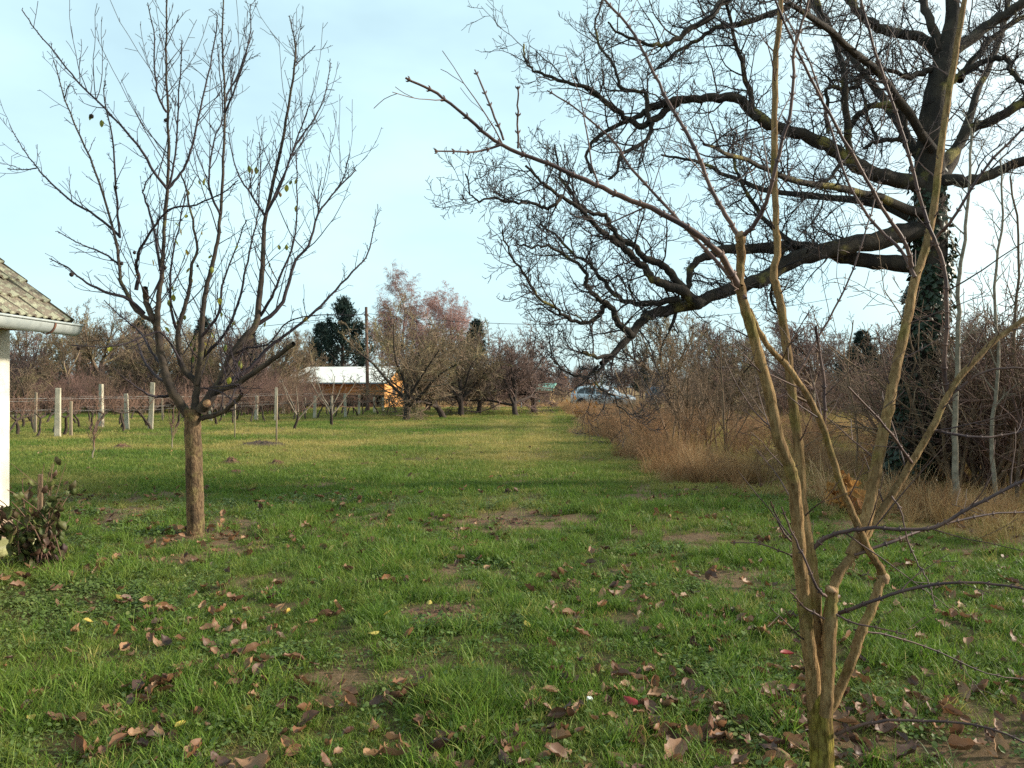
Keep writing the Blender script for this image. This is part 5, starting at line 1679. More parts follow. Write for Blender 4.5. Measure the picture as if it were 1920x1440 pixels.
for i, (px, yt, yb_, conc) in enumerate(posts):
    d = F * CAMZ / (yb_ - HOR)
    hgt = (yb_ - yt) / F * d
    w = 0.075 if conc else 0.045
    if px in (190, 282, 108):
        w = 0.085
    loc = at(px, d)
    o = Shape().box(-w, w, -w * 0.8, w * 0.8, -0.2, hgt, 0.82).build('vine_post', M['concrete'] if conc else M['stake'], None, False, 0.012)
    o.location = loc
    o.rotation_euler = (rv.gauss(0, 0.02), rv.gauss(0, 0.025), rv.uniform(-0.3, 0.3))
    lab = pos_lab.get(i, 'pale concrete post in the vine rows' if conc else 'thin grey wooden post in the vine rows')
    tag(o, lab, 'post', 'concrete posts of the vine rows' if conc else 'wooden posts of the vine rows')


def vine_proto(seed):
    rn = random.Random(seed)
    T = [Tubes(), Tubes()]
    d = norm3(rn.gauss(0, 0.25), rn.gauss(0, 0.1), 1)
    p = (0, 0, -0.08); pts = [p]; rad = [0.045]
    for k in range(6):
        d = norm3(d[0] + rn.gauss(0, 0.3), d[1] + rn.gauss(0, 0.16), d[2] + 0.12)
        p = (p[0] + d[0] * 0.13, p[1] + d[1] * 0.13, p[2] + d[2] * 0.13)
        pts.append(p); rad.append(0.045 - 0.003 * k + rn.uniform(-0.004, 0.008))
    T[0].add(pts, rad, 7)
    S = dict(n=[6, 4], wob=[0.2, 0.2], up=[0.05, 0.0], nc=[2], t0=[0.2], lr=[0.4], rr=[0.6], ang=[(25, 65)], sides=[4, 3], rmin=0.0045, tip=0.4)
    for sg in (-1, 1, rn.choice((-1, 1))):
        a = norm3(sg * rn.uniform(0.5, 1), rn.gauss(0, 0.2), rn.uniform(0.1, 0.5))
        q = pts[-1]
        ap, ar = [q], [0.028]
        for k in range(4):
            a = norm3(a[0], a[1] + rn.gauss(0, 0.1), a[2] + rn.gauss(0.02, 0.15))
            q = (q[0] + a[0] * 0.11, q[1] + a[1] * 0.11, q[2] + a[2] * 0.11)
            ap.append(q); ar.append(0.026 - 0.003 * k)
            for c_ in range(2 if rn.random() < 0.5 else 1):
                grow([T[1]], q, norm3(rn.gauss(0, 0.6), rn.gauss(0, 0.4), 1), rn.uniform(0.3, 0.8), 0.007, 0, S, rn)
        T[0].add(ap, ar, 6)
    return T[0].mesh('trunk'), T[1].mesh('canes')


vp = [vine_proto(500 + k) for k in range(5)]
nvine = 0
for row in range(5):
    yy = 21.5 + row * 0.7
    while yy < 47:
        xx = -12.95 + 0.345 * (yy - 27.7) - row * 2.1 + rv.gauss(0, 0.08)
        px = 960 + F * xx / yy
        if -30 < px < 770 and not (row > 2 and rv.random() < 0.3):
            pr = vp[nvine % 5]
            e = place('grape_vine', pr, (M['vine_bark'], M['vine_cane']), (xx, yy, gz1(xx, yy)), rv.uniform(0.85, 1.15), rv.uniform(-0.4, 0.4) + (math.pi if rv.random() < 0.5 else 0) + 1.25,
                      'gnarled bare grape vine in the front row' if row == 0 else 'gnarled bare grape vine in the rows behind the front row', 'grape vine', 'vines of the front row' if row == 0 else 'vines of the back rows', names=('trunk', 'canes'))
            nvine += 1
        yy += 1.05 * rv.uniform(0.85, 1.2) * (1 + 0.25 * row)
for row in range(3):
    for hh in (0.75, 1.15):
        t_ = Tubes()
        ys = np.linspace(20, 47, 28)
        t_.add([(-12.95 + 0.345 * (q - 27.7) - row * 2.1, q, gz1(-12.95 + 0.345 * (q - 27.7) - row * 2.1, q) + hh + 0.03 * math.sin(q * 1.3)) for q in ys], [0.004] * 28, 4)
        o = link('trellis_wire', t_.mesh('trellis_wire'), M['wire'])
        tag(o, '%s trellis wire of the %s vine row' % ('lower' if hh < 1 else 'upper', ('front', 'second', 'third')[row]), 'wire')

# young whips, stakes
for i, (px, yb_, yt, lb) in enumerate(((175, 865, 772, 'slender young tree with bunched upright twigs left on the lawn'), (322, 843, 762, 'slender white-stemmed young tree just left of the fruit tree'))):
    d = F * CAMZ / (yb_ - HOR)
    rn = random.Random(700 + i)
    loc = at(px, d)
    e = empty('tree_whip', loc, lb, 'tree')
    hgt = (yb_ - yt) / F * d
    T0, T1 = Tubes(), Tubes()
    pts_ = [(rn.gauss(0, 0.012), rn.gauss(0, 0.012), -0.05 + k * (hgt * 0.55) / 6) for k in range(7)]
    T0.add(pts_, list(np.linspace(0.017, 0.010, 7)), 7)
    S = dict(n=[5, 3], wob=[0.1, 0.12], up=[0.22, 0.1], nc=[3], t0=[0.2], lr=[0.4], rr=[0.6], ang=[(20, 40)], sides=[4, 3], rmin=0.0035, tip=0.4)
    for k in range(13):
        q = pts_[rn.randrange(3, 7)]
        grow([T1], q, norm3(rn.gauss(0, 0.5), rn.gauss(0, 0.5), 0.9), hgt * rn.uniform(0.3, 0.55), 0.007, 0, S, rn)
    link('trunk', T0.mesh('trunk'), M['grey_bark'], e)
    link('crown', T1.mesh('crown'), M['vine_cane'], e)
for px, yb_, yt, w, lb in ((440, 823, 757, 0.018, 'thin stick standing in the lawn right of the fruit tree'), (518, 833, 742, 0.026, 'tall thin stake in the lawn before the vine post')):
    d = F * CAMZ / (yb_ - HOR)
    o = Shape().tube((0, 0, -0.1), (0.02, 0.01, (yb_ - yt) / F * d), w, w * 0.8, 8).build('stake', M['stake'], None, True)
    o.location = at(px, d)
    tag(o, lb, 'stake')
# short brown stake by the house, wilted plant, dark trench
d = 9.2
o = Shape().box(-0.028, 0.028, -0.022, 0.022, -0.1, 0.50, 0.9).build('wooden_stake', M['oldwood'], None, False, 0.006)
o.location = at(75, d); o.rotation_euler = (0.02, 0.02, 0.3)
tag(o, 'short brown wooden stake behind the wilted plant', 'stake')


# ------------------------------------------------------------------ molehills, soil heaps
def mound(name, px, py, r, h, label, mat, seed, stretch=1.0, cat='molehill', group=None):
    x0, y0 = pxy(px, py)
    rgm = np.random.default_rng(seed)
    nr, na = 9, 26
    V = [(0, 0, 0.72 * h)]
    for i in range(1, nr + 1):
        q = i / nr
        for j in range(na):
            a = 2 * math.pi * j / na
            rr_ = r * q * (1 + 0.22 * (vn(math.cos(a) * 1.6 + 5, math.sin(a) * 1.6 + 5, seed) - 0.5) * 2)
            z = 0.75 * h * (1 - sstep(0, 1, q)) * (0.7 + 0.6 * float(vn(q * 5 + seed, a * 3, seed))) + rgm.normal(0, 0.012) * (1 - q) - 0.012 * (q > 0.95)
            V.append((rr_ * math.cos(a) * stretch, rr_ * math.sin(a), float(z)))
    Fq, T3 = [], []
    for j in range(na):
        T3.append((0, 1 + j, 1 + (j + 1) % na))
    for i in range(nr - 1):
        for j in range(na):
            a, b_ = 1 + i * na + j, 1 + i * na + (j + 1) % na
            Fq.append((a, a + na, b_ + na, b_))
    # loose crumbs
    V = list(V)
    for k in range(60):
        a = rgm.uniform(0, 6.28); q = rgm.uniform(0.1, 1.15)
        c = np.array([r * q * math.cos(a) * stretch, r * q * math.sin(a), max(0.0, h * (1 - q)) + 0.004])
        s = rgm.uniform(0.006, 0.02) * (r / 0.2) ** 0.4
        b0 = len(V)
        for dv in ((1, 0, 0), (-0.5, 0.87, 0), (-0.5, -0.87, 0), (0, 0, 1)):
            V.append(tuple(c + np.array(dv) * s * rgm.uniform(0.7, 1.3)))
        T3 += [(b0, b0 + 1, b0 + 3), (b0 + 1, b0 + 2, b0 + 3), (b0 + 2, b0, b0 + 3)]
    me = mesh_np(name, np.array(V, dtype=float), [np.array(Fq), np.array(T3)])
    o = link(name, me, mat)
    o.location = (x0, y0, gz1(x0, y0))
    tag(o, label, cat, group)
    return o


mound('molehill', 1072, 1116, 0.15, 0.10, 'reddish-brown molehill in the right middle of the lawn', M['soil'], 1)
mound('molehill', 697, 1022, 0.16, 0.06, 'flattened molehill near the centre, right of the fruit tree', M['soil'], 2)
mound('molehill', 838, 1168, 0.27, 0.035, 'trodden flat molehill beside a yellow leaf', M['soil'], 3, 1.2)
mound('molehill', 434, 872, 0.26, 0.15, 'reddish molehill right behind the fruit tree trunk', M['soil'], 4)
mound('molehill', 444, 890, 0.24, 0.08, 'low molehill in front of another one behind the fruit tree', M['soil'], 5)
mound('molehill', 518, 874, 0.27, 0.13, 'molehill right of the pair behind the fruit tree', M['soil'], 6)
mound('molehill', 229, 840, 0.30, 0.14, 'far molehill between the two slender young trees', M['soil'], 7)
mound('molehill', 690, 872, 0.3, 0.05, 'faint flattened molehill in the middle lawn', M['soil'], 8)
mound('brush_heap', 493, 834, 0.75, 0.14, 'low heap of dark prunings beside the tall thin stake', M['soil_dark'], 9, 1.3, 'heap')
mound('soil_heap', 155, 940, 0.42, 0.05, 'dark freshly dug strip of soil behind the wilted plant', M['soil_dark'], 10, 1.9, 'soil heap')
mound('molehill', 955, 980, 0.42, 0.03, 'bare worn patch of soil in the wheel track', M['soil'], 11, 1.6, 'soil patch')
for i, (px, py, lb) in enumerate(((938, 897, 'small dark clod lying in the wheel track'), (951, 925, 'dark clod nearer in the wheel track'), (1008, 845, 'pale flat chip lying far up the lawn'))):
    mound('clod', px, py, 0.07, 0.06, lb, M['soil_dark'] if i < 2 else M['cut_wood'], 20 + i, 1.0, 'clod')

# ------------------------------------------------------------------ wilted plant by the house wall
rp_ = random.Random(81)
pd = 6.75
plx, ply = (78 - 960) / F * pd, pd
plz = gz1(plx, ply)
plant = empty('wilted_plant', (plx, ply, plz), 'frost-wilted leafy garden plant drooping beside the white wall', 'plant')
T0 = Tubes()
pl_l = [leaf_mesh('leaf', M['plant_leaf'], 0.085, 0.07, 0.9, 0.9, 0.5, 6, 4, lobes=2.5, seed=40 + k) for k in range(3)]
pl_d = [leaf_mesh('leaf', M['plant_dark'], 0.085, 0.06, 1.2, 1.2, 0.8, 6, 4, lobes=2.5, seed=50 + k) for k in range(2)]
nleaf = 0
for k in range(30):
    a = rp_.uniform(0, 6.28)
    p = (rp_.gauss(0.0, 0.07), rp_.gauss(0, 0.06), 0)
    d = norm3(math.cos(a) * 0.22 - 0.12, math.sin(a) * 0.2, 1)
    L = rp_.uniform(0.4, 1.0)
    pts_, n_ = [p], 8
    for i in range(n_):
        d = norm3(d[0] * 1.10 + rp_.gauss(0, 0.06), d[1] * 1.06 + rp_.gauss(0, 0.06), d[2] - 0.10)
        p = (p[0] + d[0] * L / n_, p[1] + d[1] * L / n_, max(0.03, p[2] + d[2] * L / n_))
        pts_.append(p)
    T0.add(pts_, list(np.linspace(0.006, 0.003, 9)), 5)
    for j in range(10):
        i = rp_.randrange(1, 9)
        q = pts_[i]
        dark = q[2] < 0.22 and q[0] > 0.06
        o = link('leaf', rp_.choice(pl_d if (dark and rp_.random() < 0.75) else pl_l), None, plant)
        o.location = (q[0] + rp_.gauss(0, 0.03), q[1] + rp_.gauss(0, 0.03), max(0.03, q[2] - 0.03 + rp_.gauss(0, 0.02)))
        o.rotation_euler = (rp_.gauss(0, 0.5), rp_.uniform(0.6, 1.6), rp_.uniform(0, 6.28))
        s_ = rp_.uniform(0.7, 1.25); o.scale = (s_, s_, s_)
for k in range(4):
    T0.add([(rp_.gauss(0, 0.08), rp_.gauss(0, 0.05), 0.3), (rp_.gauss(0.02, 0.1), 0, 0.6), (rp_.gauss(0.03, 0.13), 0, 0.88)], [0.004, 0.003, 0.002], 4)
link('stems', T0.mesh('stems'), M['vine_cane'], plant)

# ------------------------------------------------------------------ orange-leaved oak seedling and orange sprigs
ok_m = [leaf_mesh('leaf', M['oak_leaf'], 0.2, 0.13, 0.5, 0.6, 0.5, 9, 4, lobes=3.5, seed=60 + k) for k in range(3)]


def sprig(name, px, py, d, h, nl, s0, label, seed):
    rn = random.Random(seed)
    loc = at(px, d)
    e = empty(name, loc, label, 'sapling')
    T0 = Tubes()
    tips = []
    for k in range(6):
        dd = norm3(rn.gauss(0, 0.35), rn.gauss(0, 0.3), 1); p = (0, 0, -0.03); pts_ = [p]
        L = h * rn.uniform(0.6, 1.05)
        for i in range(6):
            dd = norm3(dd[0] + rn.gauss(0, 0.12), dd[1] + rn.gauss(0, 0.12), dd[2])
            p = (p[0] + dd[0] * L / 6, p[1] + dd[1] * L / 6, p[2] + dd[2] * L / 6)
            pts_.append(p)
            if i > 1: tips.append(p)
        T0.add(pts_, list(np.linspace(0.009, 0.003, 7)), 5)
    link('stems', T0.mesh('stems'), M['shrub'], e)
    for k in range(nl):
        q = rn.choice(tips)
        o = link('leaf', ok_m[k % 3], None, e)
        o.location = (q[0] + rn.gauss(0, 0.04), q[1] + rn.gauss(0, 0.04), q[2] + rn.gauss(0, 0.04))
        o.rotation_euler = (rn.gauss(0, 0.6), rn.uniform(0.2, 1.6), rn.uniform(0, 6.28))
        s_ = s0 * rn.uniform(0.7, 1.2); o.scale = (s_, s_, s_)


sprig('oak_sapling', 1590, 900, 9.4, 0.55, 26, 0.95, 'small oak sapling holding large orange-brown leaves left of the ivy trunk', 1)
sprig('oak_sapling', 1556, 900, 9.9, 0.4, 14, 0.8, 'smaller orange-brown oak sapling beside the larger one', 5)
sprig('hornbeam_sapling', 1090, 800, 33, 1.1, 60, 0.62, 'bright orange-leaved sapling at the corner of the brush', 2)
sprig('hornbeam_sapling', 1112, 806, 29, 1.0, 60, 0.6, 'orange-brown leaved sapling right of the bright corner one', 3)
sprig('hornbeam_sapling', 1082, 790, 40, 2.1, 36, 0.7, 'tall thin orange-leaved sapling before the car\'s tail', 4)

# ------------------------------------------------------------------ shed with pale roof
th_ = math.radians(11)
shx, shy = -9.6, 58.0
shz = gz1(shx, shy)
shed = empty('wooden_shed', (shx, shy, shz), 'long low orange timber shed with a pale sheet roof behind the vines', 'shed', None, -th_)
LW, DW, EZ, RZ = 8.6, 4.4, 1.88, 3.15          # length to the left, depth, eave and ridge height


def spart(name, sh, mat, parent=None, bevel=0.0):
    return sh.build(name, mat, parent or shed, False, bevel)


# local frame: x runs left (negative), y away from the camera
nb = 7
for k in range(nb):
    z0 = 0.95 + (EZ - 0.95) * k / nb
    spart('board', Shape().box(-LW + 1.0, -0.01, 0.0 + 0.004 * (k % 2), 0.06, z0 + 0.006, z0 + (EZ - 0.95) / nb), M['shed_wood'])
spart('dark_rail', Shape().box(-LW + 0.9, 0.0, -0.02, 0.08, 0.84, 0.945), M['shed_dark'])
for k in range(6):
    x1 = -LW + 1.0 + k * (LW - 1.2) / 6
    for c in range(5):
        z0 = c * 0.165
        for b_ in range(4):
            w_ = (LW - 1.2) / 6 * 0.62 / 4
            spart('brick', Shape().box(x1 + b_ * w_ + 0.01, x1 + (b_ + 1) * w_ - 0.005, 0.01 + R.uniform(0, 0.012), 0.12, z0 + 0.008, z0 + 0.16), M['brick'])
spart('back_wall', Shape().box(-LW, -0.06, 0.5, 0.6, 0, EZ), M['shed_dark'])
spart('porch_post', Shape().box(-LW + 0.04, -LW + 0.16, 0.02, 0.14, 0, EZ), M['shed_trim'])
spart('downpipe', Shape().tube((-LW + 0.3, -0.1, 0.9), (-LW + 0.3, -0.1, EZ), 0.05, 0.05, 8), M['lamp'])
for k in range(9):
    z0 = k * 0.3
    wy0, wy1 = 0.0, DW
    if z0 > EZ:
        f_ = (z0 + 0.3 - EZ) / (RZ - EZ)
        wy0, wy1 = DW / 2 * min(1, f_), DW - DW / 2 * min(1, f_)
        if wy1 - wy0 < 0.3:
            break
    spart('gable_board', Shape().box(-0.001, 0.05, wy0, wy1, z0 + 0.004, z0 + 0.296), M['shed_gable'])
spart('gable_window', Shape().box(0.052, 0.06, 1.7, 2.4, 0.9, 1.5), M['shed_dark'])
# roof: front and rear slope with sheet ribs
ov = 0.42


def slope(name, y0, z0, y1, z1_, ribs=True):
    s = Shape()
    hip = 1.45
    s.hexa([(-LW - 0.1, y0, z0 - 0.05), (0.45, y0, z0 - 0.05), (0.45, y1, z1_ - 0.05), (-LW + hip, y1, z1_ - 0.05),
            (-LW - 0.1, y0, z0), (0.45, y0, z0), (0.45, y1, z1_), (-LW + hip, y1, z1_)])
    o = spart(name, s, M['shed_roof'])
    return o


slope('roof', -ov, EZ + 0.02, DW / 2, RZ)
slope('roof', DW + ov, EZ + 0.02, DW / 2 + 0.01, RZ - 0.003)
spart('eave_gutter', Shape().box(-LW - 0.1, 0.45, -ov - 0.11, -ov - 0.002, EZ - 0.10, EZ - 0.01), M['shed_trim'])

# utility pole and wire
o_e = empty('utility_pole', at(690, 49), 'tall thin brown wooden utility pole in front of the shed', 'utility pole')
hp = 1.55 + (725 - 575) / F * 49
link('pole', Shape().tube((0, 0, -0.3), (-0.12, 0, hp), 0.12, 0.085, 12).build('tmp', M['pole']).data, None, o_e)
bpy.data.objects.remove(bpy.data.objects['tmp'])
Shape().box(-0.24, 0.02, -0.05, 0.05, hp - 0.55, hp - 0.47).build('crossarm', M['pole'], o_e)
for xx in (-0.2, -0.02):
    Shape().tube((xx, -0.02, hp - 0.47), (xx, -0.02, hp - 0.36), 0.03, 0.025, 8).build('insulator', M['lamp'], o_e)
b0 = P(690, 588, 49)


def wire(ends, sag, label):
    t_ = Tubes()
    a, b_ = np.array(ends[0]), np.array(ends[1])
    pts_ = [tuple(a * (1 - t) + b_ * t - np.array((0, 0, sag * 4 * t * (1 - t)))) for t in np.linspace(0, 1, 30)]
    t_.add(pts_, [0.017] * 30, 5)
    tag(link('overhead_wire', t_.mesh('overhead_wire'), M['cable']), label, 'wire')


wire((b0, P(1560, 560, 52)), 1.15, 'black overhead wire running right from the utility pole')
wire((b0, P(-700, 640, 52)), 1.2, 'black overhead wire running left from the utility pole')

# far hut with green roof, table
hut = empty('garden_hut', at(1014, 78), 'small far hut with mint-green roof left of the car', 'hut', None, -0.25)
Shape().box(-1.0, 1.0, 0, 2.0, 0, 1.35).build('wall', M['ochre'], hut)
Shape().hexa([(-1.2, -0.25, 1.15), (1.2, -0.25, 1.15), (1.2, 2.2, 1.85), (-1.2, 2.2, 1.85), (-1.2, -0.25, 1.23), (1.2, -0.25, 1.23), (1.2, 2.2, 1.93), (-1.2, 2.2, 1.93)]).build('roof', M['green_roof'], hut)
Shape().box(-0.95, -0.1, -0.03, 0.003, 0.05, 1.12).build('tarpaulin', M['green_roof'], hut)
Shape().box(0.3, 0.8, -0.03, -0.002, 0.02, 1.1).build('door', M['oldwood'], hut)
tb = empty('garden_table', at(988, 57), 'small pale trestle table under the orchard trees', 'table')
Shape().box(-0.5, 0.5, -0.35, 0.35, 0.72, 0.78).build('table_top', M['cut_wood'], tb)
for sx_ in (-1, 1):
    for sy2 in (-1, 1):
        Shape().tube((sx_ * 0.42, sy2 * 0.28, 0), (sx_ * 0.36, sy2 * 0.22, 0.72), 0.03, 0.03, 6).build('leg', M['lamp'], tb)


# ------------------------------------------------------------------ cars
def make_car(name, loc, rz, paint, label):
    e = empty(name, loc, label, 'car', None, rz)
    # stations along x (rear -2.2 .. front 2.2): sill z, belt z, roof z, half width at belt, half width at roof
    st = [(-2.20, 0.45, 0.95, 0.98, 0.72, 0.66), (-2.14, 0.34, 0.98, 1.12, 0.84, 0.70), (-1.95, 0.28, 1.00, 1.38, 0.89, 0.66), (-1.65, 0.26, 1.01, 1.53, 0.91, 0.64), (-1.1, 0.25, 1.01, 1.60, 0.92, 0.63),
          (-0.4, 0.25, 1.00, 1.62, 0.92, 0.63), (0.2, 0.25, 0.99, 1.58, 0.92, 0.62), (0.55, 0.25, 0.98, 1.46, 0.92, 0.64), (0.9, 0.25, 0.98, 1.22, 0.92, 0.70), (1.18, 0.25, 0.98, 1.03, 0.91, 0.78),
          (1.6, 0.26, 0.93, 0.97, 0.90, 0.74), (1.95, 0.28, 0.86, 0.89, 0.86, 0.66), (2.15, 0.32, 0.74, 0.77, 0.76, 0.56), (2.22, 0.40, 0.62, 0.64, 0.66, 0.5)]
    V, Fq = [], []
    for (x, zs, zb, zr, wb, wr) in st:
        half = [(wb * 0.90, zs), (wb * 0.985, zs + 0.12), (wb, (zs + zb) * 0.52), (wb * 0.985, zb - 0.05), (wb * 0.955, zb), (wr + (wb * 0.955 - wr) * 0.1, zb + (zr - zb) * 0.86), (wr * 0.9, zr - 0.015), (0, zr + 0.02)]
        ring = [(x, -a, b_) for a, b_ in half] + [(x, a, b_) for a, b_ in reversed(half[:-1])]
        V += ring
    k = 15
    for i in range(len(st) - 1):
        for j in range(k - 1):
            a = i * k + j
            Fq.append((a, a + k, a + k + 1, a + 1))
        a = i * k
        Fq.append((a + k - 1, a + 2 * k - 1, a + k, a))
    Fq.append(tuple(range(k)))
    Fq.append(tuple(reversed(range((len(st) - 1) * k, len(st) * k))))
    s = Shape(); s.v, s.f = V, Fq
    body = s.build('body', paint, e, True)
    # windows lie a few millimetres outside the body shell
    def side_y(x, z, sg):
        xs = [q[0] for q in st]
        zb = np.interp(x, xs, [q[2] for q in st]); zr = np.interp(x, xs, [q[3] for q in st]); wb = np.interp(x, xs, [q[4] for q in st]); wr = np.interp(x, xs, [q[5] for q in st])
        t = (z - zb) / max(1e-3, (zr - zb) * 0.86)
        return sg * (wb * 0.955 + (wr + (wb * 0.955 - wr) * 0.1 - wb * 0.955) * min(1, max(0, t)) + 0.012)
    for sg in (-1, 1):
        for nm, poly in (('window', [(-1.72, 1.06), (-1.12, 1.04), (-1.12, 1.44), (-1.45, 1.41)]), ('window', [(-1.08, 1.04), (-0.34, 1.03), (-0.34, 1.47), (-1.08, 1.45)]), ('window', [(-0.28, 1.03), (0.78, 1.03), (0.44, 1.36), (0.12, 1.45), (-0.28, 1.47)])):
            Shape().poly([(x, side_y(x, z, sg), z) for x, z in (poly if sg < 0 else poly[::-1])]).build(nm, M['glass'], e)
        for dx in (-1.10, -0.31):
            Shape().box(dx - 0.006, dx + 0.006, min(sg * 0.918, sg * 0.93), max(sg * 0.918, sg * 0.93), 0.36, 0.98).build('door_seam', M['black_trim'], e)
        for dx in (-0.95, -0.12):
            Shape().box(dx, dx + 0.2, min(sg * 0.915, sg * 0.955), max(sg * 0.915, sg * 0.955), 0.88, 0.92).build('door_handle', paint, e, bevel=0.01)
        m_ = Shape().box(0.52, 0.72, min(sg * 0.93, sg * 1.08), max(sg * 0.93, sg * 1.08), 1.02, 1.16).build('wing_mirror', paint, e, bevel=0.03)
        Shape().hexa([(2.02, sg * 0.52, 0.66), (2.19, sg * 0.52, 0.66), (2.10, sg * 0.80, 0.68), (1.80, sg * 0.90, 0.70), (1.95, sg * 0.52, 0.80), (2.13, sg * 0.52, 0.775), (2.04, sg * 0.82, 0.80), (1.75, sg * 0.885, 0.83)]).build('headlight', M['lamp'], e)
        Shape().hexa([(-2.21, sg * 0.60, 0.86), (-2.15, sg * 0.80, 0.86), (-1.92, sg * 0.905, 0.88), (-2.0, sg * 0.70, 0.86), (-2.16, sg * 0.60, 1.02), (-2.12, sg * 0.78, 1.03), (-1.90, sg * 0.885, 1.02), (-2.0, sg * 0.70, 1.02)]).build('tail_light', M['tail'], e)
        Shape().tube((-1.3, sg * 0.58, 1.66), (0.2, sg * 0.58, 1.645), 0.014, 0.014, 6).build('roof_rail', M['rim'], e)
        Shape().box(-0.92, 0.92, min(sg * 0.84, sg * 0.925), max(sg * 0.84, sg * 0.925), 0.22, 0.34).build('sill_trim', M['black_trim'], e, bevel=0.01)
        for wx_ in (-1.32, 1.34):
            w = empty_child('wheel', (wx_, sg * 0.80, 0.34), e)
            # dark arch, tyre and rim with five spokes
            Shape().tube((0, -sg * 0.02, 0), (0, sg * 0.122, 0), 0.40, 0.40, 24).build('wheel_arch', M['black_trim'], w)
            Shape().tube((0, -0.10, 0), (0, sg * 0.135, 0), 0.34, 0.335, 24).build('tyre', M['rubber'], w)
            s = Shape().tube((0, 0, 0), (0, sg * 0.139, 0), 0.07, 0.06, 10)
            for q in range(5):
                a = q * 2 * math.pi / 5
                s.hexa([(math.cos(a) * 0.05 - math.sin(a) * 0.03, sg * 0.136, math.sin(a) * 0.05 + math.cos(a) * 0.03), (math.cos(a) * 0.05 + math.sin(a) * 0.03, sg * 0.136, math.sin(a) * 0.05 - math.cos(a) * 0.03),
                        (math.cos(a) * 0.23 + math.sin(a) * 0.045, sg * 0.136, math.sin(a) * 0.23 - math.cos(a) * 0.045), (math.cos(a) * 0.23 - math.sin(a) * 0.045, sg * 0.136, math.sin(a) * 0.23 + math.cos(a) * 0.045),
                        (math.cos(a) * 0.05 - math.sin(a) * 0.03, sg * 0.146, math.sin(a) * 0.05 + math.cos(a) * 0.03), (math.cos(a) * 0.05 + math.sin(a) * 0.03, sg * 0.146, math.sin(a) * 0.05 - math.cos(a) * 0.03),
                        (math.cos(a) * 0.23 + math.sin(a) * 0.045, sg * 0.146, math.sin(a) * 0.23 - math.cos(a) * 0.045), (math.cos(a) * 0.23 - math.sin(a) * 0.045, sg * 0.146, math.sin(a) * 0.23 + math.cos(a) * 0.045)])
            s.build('rim', M['rim'], w)
    def top_pt(x, f_, lift):
        xs = [q[0] for q in st]
        zr = np.interp(x, xs, [q[3] for q in st]); wr = np.interp(x, xs, [q[5] for q in st])
        return (x, f_ * wr * 0.86, zr + 0.02 - 0.03 * abs(f_) + lift)
    Shape().poly([top_pt(1.12, -1, 0.02), top_pt(1.12, 1, 0.02), top_pt(0.9, 1, 0.02), top_pt(0.55, 1, 0.02), top_pt(0.28, 1, 0.015), top_pt(0.28, -1, 0.015), top_pt(0.55, -1, 0.02), top_pt(0.9, -1, 0.02)]).build('windscreen', M['glass'], e)
    Shape().poly([top_pt(-2.10, 1, 0.02), top_pt(-2.10, -1, 0.02), top_pt(-1.95, -1, 0.02), top_pt(-1.72, -1, 0.02), top_pt(-1.72, 1, 0.02), top_pt(-1.95, 1, 0.02)]).build('rear_window', M['glass'], e)
    Shape().box(2.12, 2.235, -0.42, 0.42, 0.5, 0.62).build('grille', M['black_trim'], e, bevel=0.01)
    Shape().box(-2.24, -2.12, -0.7, 0.7, 0.36, 0.5).build('rear_bumper', M['black_trim'], e, bevel=0.02)
    return e


def empty_child(name, loc, parent):
    o = bpy.data.objects.new(name, None)
    o.empty_display_size = 0.1
    o.location = loc
    COL.objects.link(o)
    o.parent = parent
    return o


make_car('parked_car', at(1131, 55), math.radians(-24), M['paint'], 'silver car parked at the end of the lawn behind the brush')
make_car('parked_car', at(1263, 62), math.radians(-15), M['paint2'], 'dark blue car almost hidden by the dry brush')

# ------------------------------------------------------------------ fallen leaves
rl_ = random.Random(17)
fl = []
for k in range(8):
    fl.append(leaf_mesh('fallen_leaf', M['fallen'], 1.0, rl_.uniform(0.42, 0.62), rl_.uniform(0.2, 1.0), rl_.uniform(-0.2, 1.3), rl_.uniform(-1, 1), 7, 4, stalk=0.15, seed=80 + k, crumple=0.085))
yl = [leaf_mesh('yellow_leaf', M['yellow_leaf'], 1.0, 0.6, 0.3, 0.5, 0.4, 7, 4, stalk=0.15, seed=90 + k) for k in range(3)]
rlm = leaf_mesh('red_leaf', M['red_leaf'], 1.0, 0.6, 0.3, 0.6, 0.3, 7, 4, stalk=0.15, seed=99)


def put_leaf(name, me, x, y, s, label, cat, group=None, lift=0.03):
    o = link(name, me)
    o.location = (x, y, gz1(x, y) + lift)
    o.rotation_euler = (rl_.gauss(0, 0.35), rl_.gauss(0, 0.35), rl_.uniform(0, 6.28))
    if rl_.random() < 0.35:
        o.rotation_euler[0] += math.pi
    o.scale = (s, s * rl_.uniform(0.8, 1.15), s)
    return tag(o, label, cat, group)


